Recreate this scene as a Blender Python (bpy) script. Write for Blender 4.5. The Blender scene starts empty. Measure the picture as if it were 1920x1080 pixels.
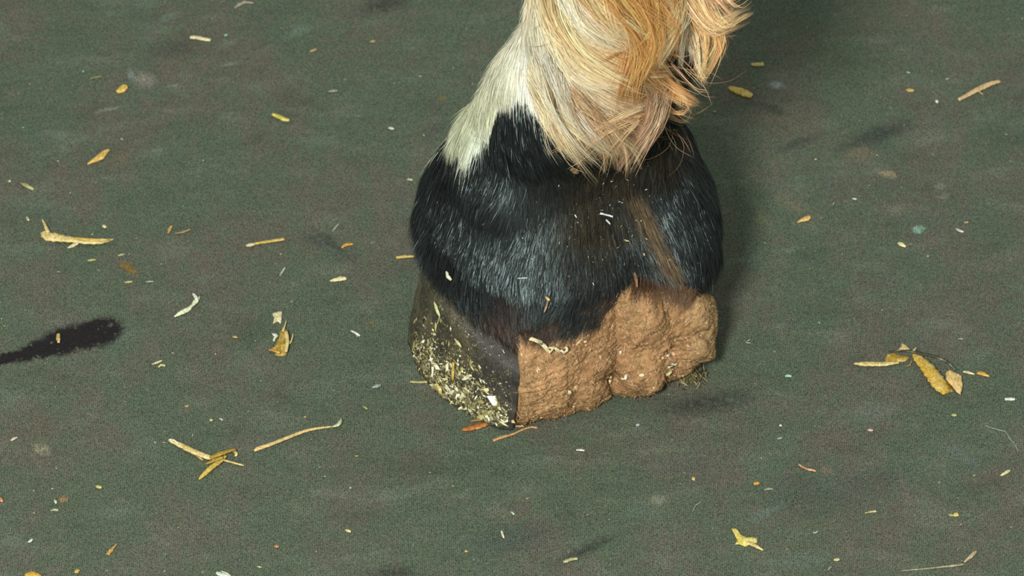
import bpy, bmesh, math, random
import numpy as np
from mathutils import Vector
from mathutils.bvhtree import BVHTree

random.seed(7)
rng = np.random.default_rng(11)
COL = bpy.context.scene.collection

# ------------------------------------------------------------------ camera, light, exposure
ELEV = math.radians(40)          # the camera looks down at 40 degrees, 3 m from the hoof
DIST = 3.0
PX = 0.45 / 1920                 # the frame is 0.45 m wide at the hoof
RGT = np.array([1.0, 0, 0])
UPV = np.array([0, math.sin(ELEV), math.cos(ELEV)])
FWD = np.array([0, math.cos(ELEV), -math.sin(ELEV)])
CAM = -FWD * DIST

cam_data = bpy.data.cameras.new('camera')
cam = bpy.data.objects.new('camera', cam_data)
COL.objects.link(cam)
cam.location = CAM
cam.rotation_euler = (math.pi / 2 - ELEV, 0, 0)
cam_data.sensor_width = 36
cam_data.lens = 36 * DIST / 0.45
cam_data.clip_start = 0.05
cam_data.dof.use_dof = True
cam_data.dof.focus_distance = 2.90
cam_data.dof.aperture_fstop = 24
bpy.context.scene.camera = cam

world = bpy.data.worlds.new('world')
bpy.context.scene.world = world
world.use_nodes = True
world.node_tree.nodes['Background'].inputs[0].default_value = (0.92, 1.0, 0.93, 1)
world.node_tree.nodes['Background'].inputs[1].default_value = 0.44

def area_light(name, loc, target, size, power, colour):
    d = bpy.data.lights.new(name, 'AREA')
    d.shape = 'DISK'
    d.size = size
    d.energy = power
    d.color = colour
    o = bpy.data.objects.new(name, d)
    COL.objects.link(o)
    o.location = loc
    o.rotation_euler = (Vector(target) - Vector(loc)).to_track_quat('-Z', 'Y').to_euler()
    return o
area_light('flash_lamp', (-0.52, -2.25, 1.95), (0, 0, 0), 0.45, 106, (1.0, 0.99, 0.965))

vs = bpy.context.scene.view_settings
vs.view_transform = 'Standard'
vs.look = 'None'
vs.gamma = 1.0
vs.use_curve_mapping = False
vs.exposure = 0.0

# ------------------------------------------------------------------ helpers
def lin(c):
    c = np.asarray(c, float) / 255.0
    return np.where(c <= 0.04045, c / 12.92, ((c + 0.055) / 1.055) ** 2.4)

def unit(v): return v / (np.linalg.norm(v, axis=-1, keepdims=True) + 1e-12)

def ray(px, py):
    d = FWD * DIST + RGT * ((px - 960) * PX) + UPV * ((540 - py) * PX)
    return d / np.linalg.norm(d)

def ground(px, py, z=0.0):
    d = ray(px, py)
    return CAM + d * ((z - CAM[2]) / d[2])

def at_depth(px, py, depth):
    """point seen at px, py at distance DIST + depth along the view axis"""
    d = FWD * DIST + RGT * ((px - 960) * PX) + UPV * ((540 - py) * PX)
    return CAM + d * ((DIST + depth) / DIST)

def project(P):
    q = P - CAM
    d = q @ FWD
    return 960 + (q @ RGT) / d * DIST / PX, 540 - (q @ UPV) / d * DIST / PX

def new_mesh(name, verts, faces, mat, parent=None, smooth=True, colours=None):
    """verts Nx3; faces: array MxK (all alike) or list of tuples"""
    me = bpy.data.meshes.new(name)
    verts = np.asarray(verts, dtype=np.float32)
    if isinstance(faces, np.ndarray):
        k = faces.shape[1]
        me.vertices.add(len(verts))
        me.vertices.foreach_set('co', verts.ravel())
        me.loops.add(faces.size)
        me.loops.foreach_set('vertex_index', faces.ravel().astype(np.int32))
        me.polygons.add(len(faces))
        me.polygons.foreach_set('loop_start', np.arange(0, faces.size, k, dtype=np.int32))
        me.update(calc_edges=True)
    else:
        me.from_pydata([tuple(v) for v in verts.tolist()], [], faces)
        me.update()
    me.polygons.foreach_set('use_smooth', [smooth] * len(me.polygons))
    if colours is not None:
        at = me.color_attributes.new('coat', 'FLOAT_COLOR', 'POINT')
        c4 = np.ones((len(verts), 4), dtype=np.float32)
        c4[:, :colours.shape[1]] = colours
        at.data.foreach_set('color', c4.ravel())
    me.materials.append(mat)
    o = bpy.data.objects.new(name, me)
    COL.objects.link(o)
    if parent is not None:
        o.parent = parent
    return o

def tag(o, label=None, cat=None, group=None, kind=None):
    if label: o['label'] = label
    if cat: o['category'] = cat
    if group: o['group'] = group
    if kind: o['kind'] = kind
    return o

def wob(P, f, seed=0):
    """smooth noise about -1..1 from sums of sines; P Nx3"""
    r = np.random.default_rng(seed)
    out = np.zeros(len(P))
    for i in range(7):
        k = r.normal(size=3)
        k *= f * (0.6 + 0.25 * i) / np.linalg.norm(k)
        out += np.sin(P @ k * 2 * math.pi + r.uniform(0, 6.28)) / (1 + 0.35 * i)
    return out / 2.6

class NT:
    def __init__(self, name):
        self.m = bpy.data.materials.new(name)
        self.m.use_nodes = True
        self.t = self.m.node_tree
        self.b = self.t.nodes['Principled BSDF']
    def n(self, kind, **kw):
        x = self.t.nodes.new(kind)
        for k, v in kw.items():
            if k in x.inputs: x.inputs[k].default_value = v
            else: setattr(x, k, v)
        return x
    def l(self, a, b): self.t.links.new(a, b)
    def math(self, op, a, b=None, clamp=False):
        x = self.n('ShaderNodeMath', operation=op)
        x.use_clamp = clamp
        for i, v in enumerate((a, b)):
            if v is None: continue
            if isinstance(v, (int, float)): x.inputs[i].default_value = v
            else: self.l(v, x.inputs[i])
        return x.outputs[0]
    def mix(self, fac, a, b, mode='MIX'):
        x = self.n('ShaderNodeMix', data_type='RGBA', blend_type=mode)
        for i, v in ((0, fac), (6, a), (7, b)):
            if isinstance(v, (int, float)): x.inputs[i].default_value = v
            elif isinstance(v, (tuple, list, np.ndarray)):
                x.inputs[i].default_value = (*[float(q) for q in v[:3]], 1)
            else: self.l(v, x.inputs[i])
        return x.outputs[2]
    def noise(self, vec, scale, detail=3, rough=0.55, dist=0.0):
        x = self.n('ShaderNodeTexNoise')
        x.inputs['Scale'].default_value = scale
        x.inputs['Detail'].default_value = detail
        x.inputs['Roughness'].default_value = rough
        x.inputs['Distortion'].default_value = dist
        if vec is not None: self.l(vec, x.inputs['Vector'])
        return x
    def ramp(self, v, a, b, lo=0.0, hi=1.0):
        x = self.n('ShaderNodeMapRange')
        x.interpolation_type = 'SMOOTHSTEP'
        self.l(v, x.inputs[0])
        for i, q in ((1, a), (2, b), (3, lo), (4, hi)): x.inputs[i].default_value = q
        return x.outputs[0]
    def bump(self, h, strength, distance, prev=None):
        x = self.n('ShaderNodeBump')
        x.inputs['Strength'].default_value = strength
        x.inputs['Distance'].default_value = distance
        self.l(h, x.inputs['Height'])
        if prev is not None: self.l(prev, x.inputs['Normal'])
        return x.outputs[0]

# ------------------------------------------------------------------ floor (rubber mat)
def floor_material():
    N = NT('rubber_mat')
    tc = N.n('ShaderNodeTexCoord')
    P = tc.outputs['Object']
    mp = N.n('ShaderNodeMapping')
    N.l(P, mp.inputs[0])
    mp.inputs['Scale'].default_value = (1000, 1000 * math.sin(ELEV), 0)   # ground millimetres
    Q = mp.outputs[0]
    big = N.noise(Q, 0.018, 4, 0.55)
    mid = N.noise(Q, 0.05, 4, 0.6)
    green = lin((76, 86, 69)); warm = lin((86, 84, 72)); teal = lin((72, 87, 75))
    c = N.mix(N.ramp(big.outputs[0], 0.40, 0.62), green, warm)
    c = N.mix(N.math('MULTIPLY', N.ramp(mid.outputs[0], 0.45, 0.75), 0.6), c, teal)
    m2 = N.noise(Q, 0.13, 3, 0.6)
    c = N.mix(N.ramp(m2.outputs[0], .45, .66, 0, .55), c, lin((76, 89, 71)))
    c = N.mix(N.ramp(m2.outputs[0], .48, .30, 0, .45), c, lin((92, 88, 78)))
    # long scuffs rising to the right
    sm = N.n('ShaderNodeMapping')
    N.l(Q, sm.inputs[0])
    sm.inputs['Rotation'].default_value = (0, 0, math.radians(-22))
    sm.inputs['Scale'].default_value = (0.5, 1.3, 1)
    sc = N.noise(sm.outputs[0], 0.07, 5, 0.6)
    c = N.mix(N.ramp(sc.outputs[0], 0.50, 0.78, 0, 0.45), c, lin((106, 114, 98)))
    c = N.mix(N.ramp(sc.outputs[0], 0.46, 0.25, 0, 0.5), c, lin((60, 66, 56)))
    # warped coordinates in which the stains are laid out
    wn = N.noise(Q, 0.22, 4, 0.7)
    ws = N.n('ShaderNodeVectorMath', operation='SUBTRACT')
    N.l(wn.outputs[1], ws.inputs[0]); ws.inputs[1].default_value = (0.5, 0.5, 0.5)
    wm = N.n('ShaderNodeVectorMath', operation='SCALE')
    N.l(ws.outputs[0], wm.inputs[0]); wm.inputs[3].default_value = 5.0
    wa = N.n('ShaderNodeVectorMath', operation='ADD')
    N.l(Q, wa.inputs[0]); N.l(wm.outputs[0], wa.inputs[1])
    W = wa.outputs[0]
    blot = N.noise(Q, 0.55, 4, 0.7)
    bl = N.ramp(blot.outputs[0], 0.25, 0.6, 0.35, 1.0)
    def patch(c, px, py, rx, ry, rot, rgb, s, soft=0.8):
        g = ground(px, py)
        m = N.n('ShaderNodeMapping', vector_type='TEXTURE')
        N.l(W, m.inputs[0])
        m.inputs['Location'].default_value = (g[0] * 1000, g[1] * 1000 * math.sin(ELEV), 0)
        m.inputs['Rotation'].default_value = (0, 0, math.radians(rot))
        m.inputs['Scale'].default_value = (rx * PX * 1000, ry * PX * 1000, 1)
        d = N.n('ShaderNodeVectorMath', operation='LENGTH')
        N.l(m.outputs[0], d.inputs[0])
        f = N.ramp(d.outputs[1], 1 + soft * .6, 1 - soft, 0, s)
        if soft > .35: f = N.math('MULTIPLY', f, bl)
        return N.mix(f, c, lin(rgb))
    D = (46, 52, 46)
    for a in [
        (720, 8, 62, 18, 14, D, .9), (620, 458, 50, 12, -38, D, .8), (590, 452, 30, 10, -20, D, .5),
        (1645, 252, 75, 18, 20, D, .9), (1500, 268, 45, 11, 18, D, .7), (1100, 1030, 60, 10, 24, D, .9),
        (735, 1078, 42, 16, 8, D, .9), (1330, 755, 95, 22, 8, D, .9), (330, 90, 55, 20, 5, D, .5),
        (1450, 205, 35, 9, -25, D, .6), (460, 620, 60, 30, 0, D, .3), (820, 870, 110, 30, 12, D, .35),
        (1560, 920, 120, 40, 10, (52, 66, 62), .5), (960, 1010, 90, 30, 8, (54, 66, 64), .5),
        (270, 150, 24, 16, -20, (128, 122, 112), .75), (246, 142, 7, 14, 25, (120, 128, 122), .7),
        (322, 161, 12, 4, 15, (118, 128, 108), .7), (205, 205, 28, 4, 12, (112, 124, 104), .7),
        (430, 121, 16, 3.5, 10, (118, 130, 114), .7), (318, 32, 22, 8, 20, (98, 116, 100), .7),
        (428, 80, 20, 9, 25, (104, 112, 98), .6), (290, 283, 16, 4, 18, (100, 110, 92), .7),
        (560, 60, 30, 9, 22, (92, 110, 98), .7), (212, 240, 60, 10, 12, (92, 98, 84), .5),
        (77, 842, 17, 9, -20, (136, 130, 108), .85), (70, 868, 24, 3.5, -48, (104, 98, 92), .8),
        (75, 800, 55, 28, 10, (86, 82, 68), .7), (225, 295, 26, 16, 50, (96, 84, 66), .6),
        (241, 503, 20, 8, -40, (120, 92, 30), .95), (118, 935, 9, 7, 0, (138, 108, 66), .8, .4),
        (695, 607, 9, 6, 0, (104, 92, 58), .8), (829, 183, 7, 7, 0, (112, 92, 42), .8),
        (628, 470, 48, 5, -36, (88, 94, 88), .6), (1234, 937, 18, 10, 0, (124, 124, 106), .8),
        (1195, 955, 40, 10, 20, (84, 98, 84), .6), (1550, 882, 12, 8, 0, (108, 98, 80), .8),
        (1432, 412, 14, 26, 28, (98, 102, 76), .8), (1490, 385, 44, 16, -25, (98, 96, 78), .8),
        (1682, 393, 18, 11, 10, (102, 102, 86), .8), (1770, 368, 13, 5, 10, (110, 112, 96), .8),
        (1722, 430, 15, 7, 5, (120, 152, 136), .95, .4), (1612, 288, 34, 12, 8, (104, 98, 80), .9),
        (1665, 326, 18, 6, -6, (140, 124, 98), .9), (1610, 302, 40, 7, 15, (98, 94, 80), .7),
        (1456, 160, 14, 6, -5, (134, 140, 140), .9), (1448, 224, 34, 14, -5, (98, 92, 78), .7),
        (1764, 350, 11, 7, 0, (114, 116, 98), .8), (1700, 925, 9, 46, 16, (96, 90, 86), .7),
        (1738, 960, 44, 20, 0, (94, 96, 80), .7), (1890, 485, 42, 20, 18, (94, 96, 82), .8),
        (1400, 487, 30, 6, 12, (96, 104, 94), .7), (1475, 470, 26, 6, 12, (94, 104, 92), .7),
        (1590, 380, 10, 6, 0, (104, 106, 84), .5), (1270, 870, 40, 14, 5, (88, 88, 84), .6),
        (1640, 775, 50, 14, 10, (90, 98, 90), .6), (1800, 850, 50, 12, -30, (90, 98, 92), .6),
        (1440, 960, 40, 8, 22, (86, 104, 94), .7), (1500, 1050, 70, 12, 6, (92, 104, 92), .6),
        (870, 925, 20, 6, 30, (92, 108, 92), .6), (1170, 740, 10, 4, 0, (90, 92, 84), .5),
        (120, 620, 60, 22, 24, (82, 82, 78), .6), (650, 15, 40, 10, 10, (84, 92, 72), .5),
        (1740, 560, 60, 26, 10, (88, 88, 78), .6), (1300, 880, 60, 40, 0, (84, 80, 72), .4),
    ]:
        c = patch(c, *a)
    for a in [(182, 624, 54, 30, 12), (130, 637, 62, 29, 12), (75, 656, 58, 19, 16), (10, 672, 50, 11, 12)]:
        c = patch(c, *a, (26, 22, 23), 1.0, .30)
    # grain of the rubber: fine speckle and the ribbed weave
    fine = N.noise(Q, 2.9, 2, 0.8)
    fine2 = N.noise(Q, 1.35, 1, 0.6)
    sx = N.n('ShaderNodeSeparateXYZ'); N.l(Q, sx.inputs[0])
    wig = N.noise(Q, 0.5, 2, 0.5)
    xx = N.math('ADD', sx.outputs[0], N.math('MULTIPLY', wig.outputs[0], 0.5))
    rib = N.math('SINE', N.math('MULTIPLY', xx, 2 * math.pi / 0.86))
    g = N.math('ADD', N.math('MULTIPLY', N.math('SUBTRACT', fine.outputs[0], .5), 3.6),
               N.math('ADD', N.math('MULTIPLY', N.math('SUBTRACT', fine2.outputs[0], .5), .8), N.math('MULTIPLY', rib, 0.15)))
    q3 = N.n('ShaderNodeVectorMath', operation='SNAP'); N.l(Q, q3.inputs[0]); q3.inputs[1].default_value = (.30, .30, 1)
    wn3 = N.n('ShaderNodeTexWhiteNoise'); wn3.noise_dimensions = '2D'; N.l(q3.outputs[0], wn3.inputs['Vector'])
    g = N.math('ADD', g, N.math('MULTIPLY', N.math('SUBTRACT', wn3.outputs[0], .5), 1.05))
    gain = N.math('ADD', g, 1.07)
    gv = N.n('ShaderNodeCombineXYZ')
    for i in range(3): N.l(gain, gv.inputs[i])
    c = N.mix(1.0, c, gv.outputs[0], 'MULTIPLY')
    hue = N.noise(Q, 4.0, 1, 0.5)
    hs = N.n('ShaderNodeVectorMath', operation='SUBTRACT')
    N.l(hue.outputs[1], hs.inputs[0]); hs.inputs[1].default_value = (.5, .5, .5)
    hm = N.n('ShaderNodeVectorMath', operation='SCALE'); N.l(hs.outputs[0], hm.inputs[0]); hm.inputs[3].default_value = .045
    ha = N.n('ShaderNodeVectorMath', operation='ADD'); N.l(c, ha.inputs[0]); N.l(hm.outputs[0], ha.inputs[1])
    N.l(ha.outputs[0], N.b.inputs['Base Color'])
    N.b.inputs['Roughness'].default_value = 0.8
    N.b.inputs['Specular IOR Level'].default_value = 0.25
    h = N.math('ADD', N.math('MULTIPLY', fine.outputs[0], 1.0), N.math('MULTIPLY', rib, 0.15))
    b1 = N.bump(h, 0.25, 0.00015)
    b2 = N.bump(sc.outputs[0], 0.5, 0.002, b1)
    N.l(b2, N.b.inputs['Normal'])
    return N.m

me_nx, me_ny = 60, 50
gx = np.linspace(-1.2, 1.2, me_nx); gy = np.linspace(-1.2, 1.6, me_ny)
GX, GY = np.meshgrid(gx, gy)
FV = np.stack([GX.ravel(), GY.ravel(), np.zeros(GX.size)], 1)
idx = np.arange(GX.size).reshape(me_ny, me_nx)
FF = np.stack([idx[:-1, :-1].ravel(), idx[:-1, 1:].ravel(), idx[1:, 1:].ravel(), idx[1:, :-1].ravel()], 1)
floor = new_mesh('floor', FV, FF, floor_material())
tag(floor, 'dark green-grey ribbed rubber stable mat with scuffs and a black wet stain', kind='structure')

# ------------------------------------------------------------------ the horse's foot: one continuous body
LV = np.array([.914, .406, 0.0])      # across the hoof
FV_ = np.array([-.406, .914, 0.0])    # towards the toe
RINGS = [
    (0.0200, -0.0210, 0.0100, 0.0460, 0.0450, 0.0500, 0.00, 0.000),
    (0.0180, -0.0220, 0.0300, 0.0540, 0.0560, 0.0560, 0.00, 0.003),
    (0.0222, -0.0210, 0.0480, 0.0615, 0.0610, 0.0600, -0.10, 0.008),
    (0.0227, -0.0190, 0.0620, 0.0650, 0.0670, 0.0600, -0.18, 0.010),
    (0.0262, -0.0170, 0.0780, 0.0560, 0.0575, 0.0540, -0.22, 0.009),
    (0.0240, -0.0150, 0.0940, 0.0505, 0.0435, 0.0430, -0.25, 0.004),
    (0.0240, -0.0160, 0.1100, 0.0405, 0.0375, 0.0360, -0.28, 0.001),
    (0.0288, -0.0200, 0.1300, 0.0375, 0.0369, 0.0369, -0.30, 0.000),
    (0.0380, -0.0270, 0.1520, 0.0328, 0.0354, 0.0337, -0.32, 0.000),
    (0.0394, -0.0340, 0.1740, 0.0344, 0.0378, 0.0344, -0.30, 0.000),
    (0.0421, -0.0410, 0.1960, 0.0331, 0.0380, 0.0331, -0.25, 0.000),
    (0.0431, -0.0470, 0.2200, 0.0328, 0.0377, 0.0328, -0.20, 0.000),
    (0.0442, -0.0520, 0.2500, 0.0323, 0.0355, 0.0323, -0.10, 0.000),
    (0.0467, -0.0560, 0.2900, 0.0318, 0.0318, 0.0318, 0.00, 0.000),
    (0.0480, -0.0580, 0.3400, 0.0300, 0.0300, 0.0300, 0.00, 0.000),
]
def catmull(tab, n):
    tab = np.array(tab, float); m = len(tab); out = []
    for u in np.linspace(0, m - 1, n):
        i = min(int(u), m - 2); t = u - i
        p0 = tab[max(i - 1, 0)]; p1 = tab[i]; p2 = tab[i + 1]; p3 = tab[min(i + 2, m - 1)]
        out.append(.5 * ((2 * p1) + (-p0 + p2) * t + (2 * p0 - 5 * p1 + 4 * p2 - p3) * t * t + (-p0 + 3 * p1 - 3 * p2 + p3) * t ** 3))
    return np.array(out)
NR, NS = 140, 160
T = catmull(RINGS, NR)
for _ in range(2):                                  # even out the run from ring to ring
    T[:, 3:] = np.stack([np.convolve(np.pad(T[:, k], 5, mode='edge'), np.ones(11) / 11, 'valid') for k in range(3, 8)], 1)
th = np.linspace(0, 2 * math.pi, NS, endpoint=False)
BV = []
for r in T:
    c, s = np.cos(th), np.sin(th)
    e = np.where(s < 0, 2 / 2.5, 1.0)
    l = r[3] * np.sign(c) * abs(c) ** e
    f = np.where(s < 0, r[4], r[5]) * np.sign(s) * abs(s) ** e
    f = f + np.where(s < 0, r[7] * np.exp(-((l - .008) / .019) ** 2), 0)
    BV.append(r[:3] + np.outer(l, LV) + np.outer(f * math.cos(r[6]), FV_) + np.outer(f * math.sin(r[6]), [0, 0, -1.0]))
BV = np.array(BV)
def grid_normals(G, closed=True):
    du = np.gradient(G, axis=0)
    dv = np.roll(G, -1, 1) - np.roll(G, 1, 1) if closed else np.gradient(G, axis=1)
    n = np.cross(dv, du)
    return n / (np.linalg.norm(n, axis=2, keepdims=True) + 1e-12)
BN = grid_normals(BV)
flat = BV.reshape(-1, 3)
BV = BV + BN * (wob(flat, 28, 3) * 0.0011 + wob(flat, 75, 4) * 0.0004).reshape(NR, NS, 1)
BN = grid_normals(BV)

# coat colours: by where on the leg a hair is rooted
BORDER = np.array([(700, 330), (780, 318), (815, 292), (848, 264), (858, 296), (866, 322), (880, 312), (900, 292), (918, 268), (930, 228), (938, 203), (960, 198),
                   (985, 200), (1000, 222), (1025, 243), (1060, 262), (1100, 282), (1140, 300), (1175, 300), (1205, 270), (1228, 232), (1240, 200), (1262, 180), (1300, 120), (1340, 60)], float)
SAMP = np.array([  # pale hair tones; shade on the left side painted in, along with stain
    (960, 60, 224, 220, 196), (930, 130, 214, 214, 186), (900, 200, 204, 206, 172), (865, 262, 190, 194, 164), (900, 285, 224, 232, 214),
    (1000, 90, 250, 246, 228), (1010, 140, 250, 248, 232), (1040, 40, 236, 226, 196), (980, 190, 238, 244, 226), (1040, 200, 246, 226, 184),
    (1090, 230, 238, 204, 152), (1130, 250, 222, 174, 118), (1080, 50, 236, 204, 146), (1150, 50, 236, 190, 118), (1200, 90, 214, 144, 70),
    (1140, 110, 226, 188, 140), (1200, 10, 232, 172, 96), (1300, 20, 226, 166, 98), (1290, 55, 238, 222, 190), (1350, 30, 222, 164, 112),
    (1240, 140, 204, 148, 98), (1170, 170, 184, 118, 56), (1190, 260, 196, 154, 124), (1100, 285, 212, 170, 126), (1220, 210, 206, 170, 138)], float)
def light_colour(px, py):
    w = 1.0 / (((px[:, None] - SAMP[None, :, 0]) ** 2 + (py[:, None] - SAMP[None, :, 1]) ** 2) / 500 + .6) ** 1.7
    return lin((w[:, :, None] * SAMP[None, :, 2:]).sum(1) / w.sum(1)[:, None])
def ell(px, py, cx, cy, rx, ry, rot=0):
    a = math.radians(rot); dx, dy = px - cx, py - cy
    u = (dx * math.cos(a) + dy * math.sin(a)) / rx; v = (-dx * math.sin(a) + dy * math.cos(a)) / ry
    return np.exp(-(u * u + v * v))
def coat(P, jitter=True):
    """returns colour Nx3 and mask of pale coat"""
    px, py = project(P)
    j = wob(P, 160, 9) * 8 + (rng.normal(size=len(P)) * 5 if jitter else 0)
    pale = py + j + np.interp(px, [900, 1000, 1060, 1200, 1240], [8, 14, 34, 40, 10]) < np.interp(px, BORDER[:, 0], BORDER[:, 1])
    pale &= ell(px, py, 1118, 163, 26, 9, 38) < .55  # shadow in the feather gap painted in, with the dark hair beneath
    pale &= ell(px, py, 1275, 120, 36, 52) < .45
    black = np.tile(lin((25, 26, 26)), (len(P), 1))
    dust = .55 * ell(px, py, 1208, 410, 16, 55, -28) + .55 * ell(px, py, 1245, 480, 14, 32, -35)
    olive = .55 * ell(px, py, 1110, 420, 75, 75) + .4 * ell(px, py, 1235, 290, 50, 50) + .35 * ell(px, py, 1140, 330, 60, 30)
    brown = .5 * ell(px, py, 1270, 545, 75, 26) + .45 * ell(px, py, 1190, 560, 40, 30) + .4 * ell(px, py, 1010, 615, 60, 22) + .3 * ell(px, py, 930, 580, 50, 25)
    global GLOSS
    GLOSS = np.clip(1 - 1.6 * olive - 1.1 * brown - dust, .05, 1)
    for k, cc in ((olive, (64, 56, 40)), (brown, (112, 76, 56)), (dust, (128, 104, 72))):
        k = np.clip(k * (1 + .5 * (rng.normal(size=len(P)) if jitter else 0)), 0, 1)[:, None]
        black = black * (1 - k) + lin(cc) * k
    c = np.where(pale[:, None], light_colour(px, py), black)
    return c, pale

def coat_material(name, rough, spec, base_only=False):
    N = NT(name)
    a = N.n('ShaderNodeVertexColor', layer_name='coat')
    N.l(a.outputs[0], N.b.inputs['Base Color'])
    N.b.inputs['Roughness'].default_value = rough
    N.l(N.math('MULTIPLY', a.outputs[1], spec), N.b.inputs['Specular IOR Level'])
    N.b.inputs['Specular Tint'].default_value = (.76, 1.0, .97, 1)
    N.l(N.math('SUBTRACT', rough + .25, N.math('MULTIPLY', a.outputs[1], .25)), N.b.inputs['Roughness'])
    return N.m
M_SKIN = coat_material('horse_skin', .8, .1)
M_BLACK = coat_material('black_hair', .37, .54)
M_PALE = coat_material('pale_hair', .5, .35)

idx = np.arange(NR * NS).reshape(NR, NS)
nx = np.roll(idx, -1, 1)
BF = np.stack([idx[:-1].ravel(), nx[:-1].ravel(), nx[1:].ravel(), idx[1:].ravel()], 1)
skin_c, skin_p = coat(BV.reshape(-1, 3), False)
skin_c = skin_c * np.where(skin_p, .95, .6)[:, None]
leg = new_mesh('horse', BV.reshape(-1, 3), BF, M_SKIN, colours=skin_c)
tag(leg, 'lower leg of a horse, chestnut feather over black pastern, muddy hoof on the mat', 'horse')
# close the two ends
bm = bmesh.new(); bm.from_mesh(leg.data)
bmesh.ops.holes_fill(bm, edges=[e for e in bm.edges if e.is_boundary], sides=0)
bm.to_mesh(leg.data); bm.free()

# ------------------------------------------------------------------ hoof wall
def mirror_outline(pts):
    p = np.array(pts, float)
    return np.vstack([p, (p * [-1, 1])[::-1]])
def resample(P, n):
    P = np.vstack([P, P[:1]])
    d = np.r_[0, np.cumsum(np.linalg.norm(np.diff(P, axis=0), axis=1))]
    u = np.linspace(0, d[-1], n, endpoint=False)
    return np.stack([np.interp(u, d, P[:, k]) for k in range(P.shape[1])], 1)
low = [(-.0435, -.0665), (-.0495, -.0615), (-.0576, -.0456), (-.0635, -.030), (-.0645, -.0126), (-.062, .0024), (-.054, .0185), (-.040, .034), (-.022, .045), (-.004, .050)]
top = [(-.040, -.068), (-.047, -.060), (-.054, -.046), (-.058, -.030), (-.0585, -.013), (-.053, .001), (-.045, .014), (-.034, .025), (-.018, .034), (-.003, .037)]
ztop = [.036, .040, .046, .051, .055, .060, .065, .069, .073, .074]
HC = np.array([.013, -.017, 0.0])
lowr = np.array(low + [(-a, b) for a, b in low[::-1]])
topr = np.array(top + [(-a, b) for a, b in top[::-1]])
zr = np.array(ztop + ztop[::-1])
tt = np.linspace(0, len(lowr) - 1, 170)
def spl(A):
    A = np.asarray(A, float)
    if A.ndim == 1: A = A[:, None]
    out = np.zeros((len(tt), A.shape[1]))
    for k, u in enumerate(tt):
        i = min(int(u), len(A) - 2); t = u - i
        p0 = A[max(i - 1, 0)]; p1 = A[i]; p2 = A[i + 1]; p3 = A[min(i + 2, len(A) - 1)]
        out[k] = .5 * ((2 * p1) + (-p0 + p2) * t + (2 * p0 - 5 * p1 + 4 * p2 - p3) * t * t + (-p0 + 3 * p1 - 3 * p2 + p3) * t ** 3)
    return out
lo2, hi2, zz = spl(lowr), spl(topr), spl(zr)[:, 0]
# heels turn inward at the back (bars)
bar = lambda s, z: [np.array([s * .036, -.062]), np.array([s * .026, -.045])]
HG = []
NH = 46
for j in range(NH):
    v = j / (NH - 1)
    A = lo2 * (1 - v) + hi2 * v
    z = zz * v
    ringw = .00018 * np.sin(v * 30 + A[:, 0] * 30) + .0006 * np.sin(v * 8)
    nrm = A / np.linalg.norm(A, axis=1)[:, None]
    A = A - nrm * (.007 * max(0, (v - .8) / .2) ** 2)
    A = A + nrm * ringw[:, None] * (1 - abs(2 * v - 1) ** 4)
    HG.append(HC + A[:, :1] * LV + A[:, 1:] * FV_ + np.outer(z, [0, 0, 1.0]))
HG = np.array(HG)
HN = grid_normals(HG, False)
if ((HG - HG.mean((0, 1))) * HN).sum() < 0: HN = -HN
ff = HG.reshape(-1, 3)
HG = HG + HN * (wob(ff, 60, 21) * .0007 + wob(ff, 200, 22) * .0004 + wob(ff, 420, 23) * .0002).reshape(NH, -1, 1)
HG[0, :, 2] = 0.0
inner = HG * 1.0
cen = HC + np.array([0, 0, 0.0])
inner = inner - HN * .006
inner[0, :, 2] = 0.0
A, B = HG.reshape(-1, 3), inner.reshape(-1, 3)
m = HG.shape[1]
idx = np.arange(NH * m).reshape(NH, m)
q = lambda a, b, c, d: np.stack([a.ravel(), b.ravel(), c.ravel(), d.ravel()], 1)
F1 = q(idx[:-1, :-1], idx[:-1, 1:], idx[1:, 1:], idx[1:, :-1])
F2 = F1[:, ::-1] + NH * m
o_ = NH * m
F3 = q(idx[0, :-1], idx[0, :-1] + o_, idx[0, 1:] + o_, idx[0, 1:])
F4 = q(idx[-1, :-1], idx[-1, 1:], idx[-1, 1:] + o_, idx[-1, :-1] + o_)
F5 = q(idx[:-1, 0], idx[1:, 0], idx[1:, 0] + o_, idx[:-1, 0] + o_)
F6 = q(idx[:-1, -1], idx[:-1, -1] + o_, idx[1:, -1] + o_, idx[1:, -1])
def hoof_material():
    N = NT('hoof_horn')
    P = N.n('ShaderNodeTexCoord').outputs['Object']
    n1 = N.noise(P, 55, 5, .65)
    n2 = N.noise(P, 420, 4, .7)
    c = N.mix(N.ramp(n1.outputs[0], .38, .62), lin((46, 47, 38)), lin((96, 88, 64)))
    c = N.mix(N.ramp(n2.outputs[0], .45, .72, 0, .75), c, lin((112, 104, 78)))
    sx = N.n('ShaderNodeSeparateXYZ'); N.l(P, sx.inputs[0])
    # dry dirt gathers low on the wall, the worn heel stays dark
    hz = N.ramp(sx.outputs[2], .030, .004, 0, .5)
    c = N.mix(N.math('MULTIPLY', hz, N.ramp(n2.outputs[0], .35, .6)), c, lin((112, 106, 62)))
    heel = N.ramp(sx.outputs[0], -.026, -.008, 0, .85)
    c = N.mix(heel, c, lin((56, 54, 50)))
    mp = N.n('ShaderNodeMapping'); N.l(P, mp.inputs[0]); mp.inputs['Scale'].default_value = (1, 1, .12)
    n3 = N.noise(mp.outputs[0], 600, 3, .6)
    N.l(N.mix(N.ramp(n3.outputs[0], .35, .65, .0, .5), c, lin((36, 36, 32))), N.b.inputs['Base Color'])
    N.b.inputs['Roughness'].default_value = .62
    b = N.bump(n2.outputs[0], .6, .0008)
    N.l(N.bump(n3.outputs[0], .4, .0004, b), N.b.inputs['Normal'])
    return N.m
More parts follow.
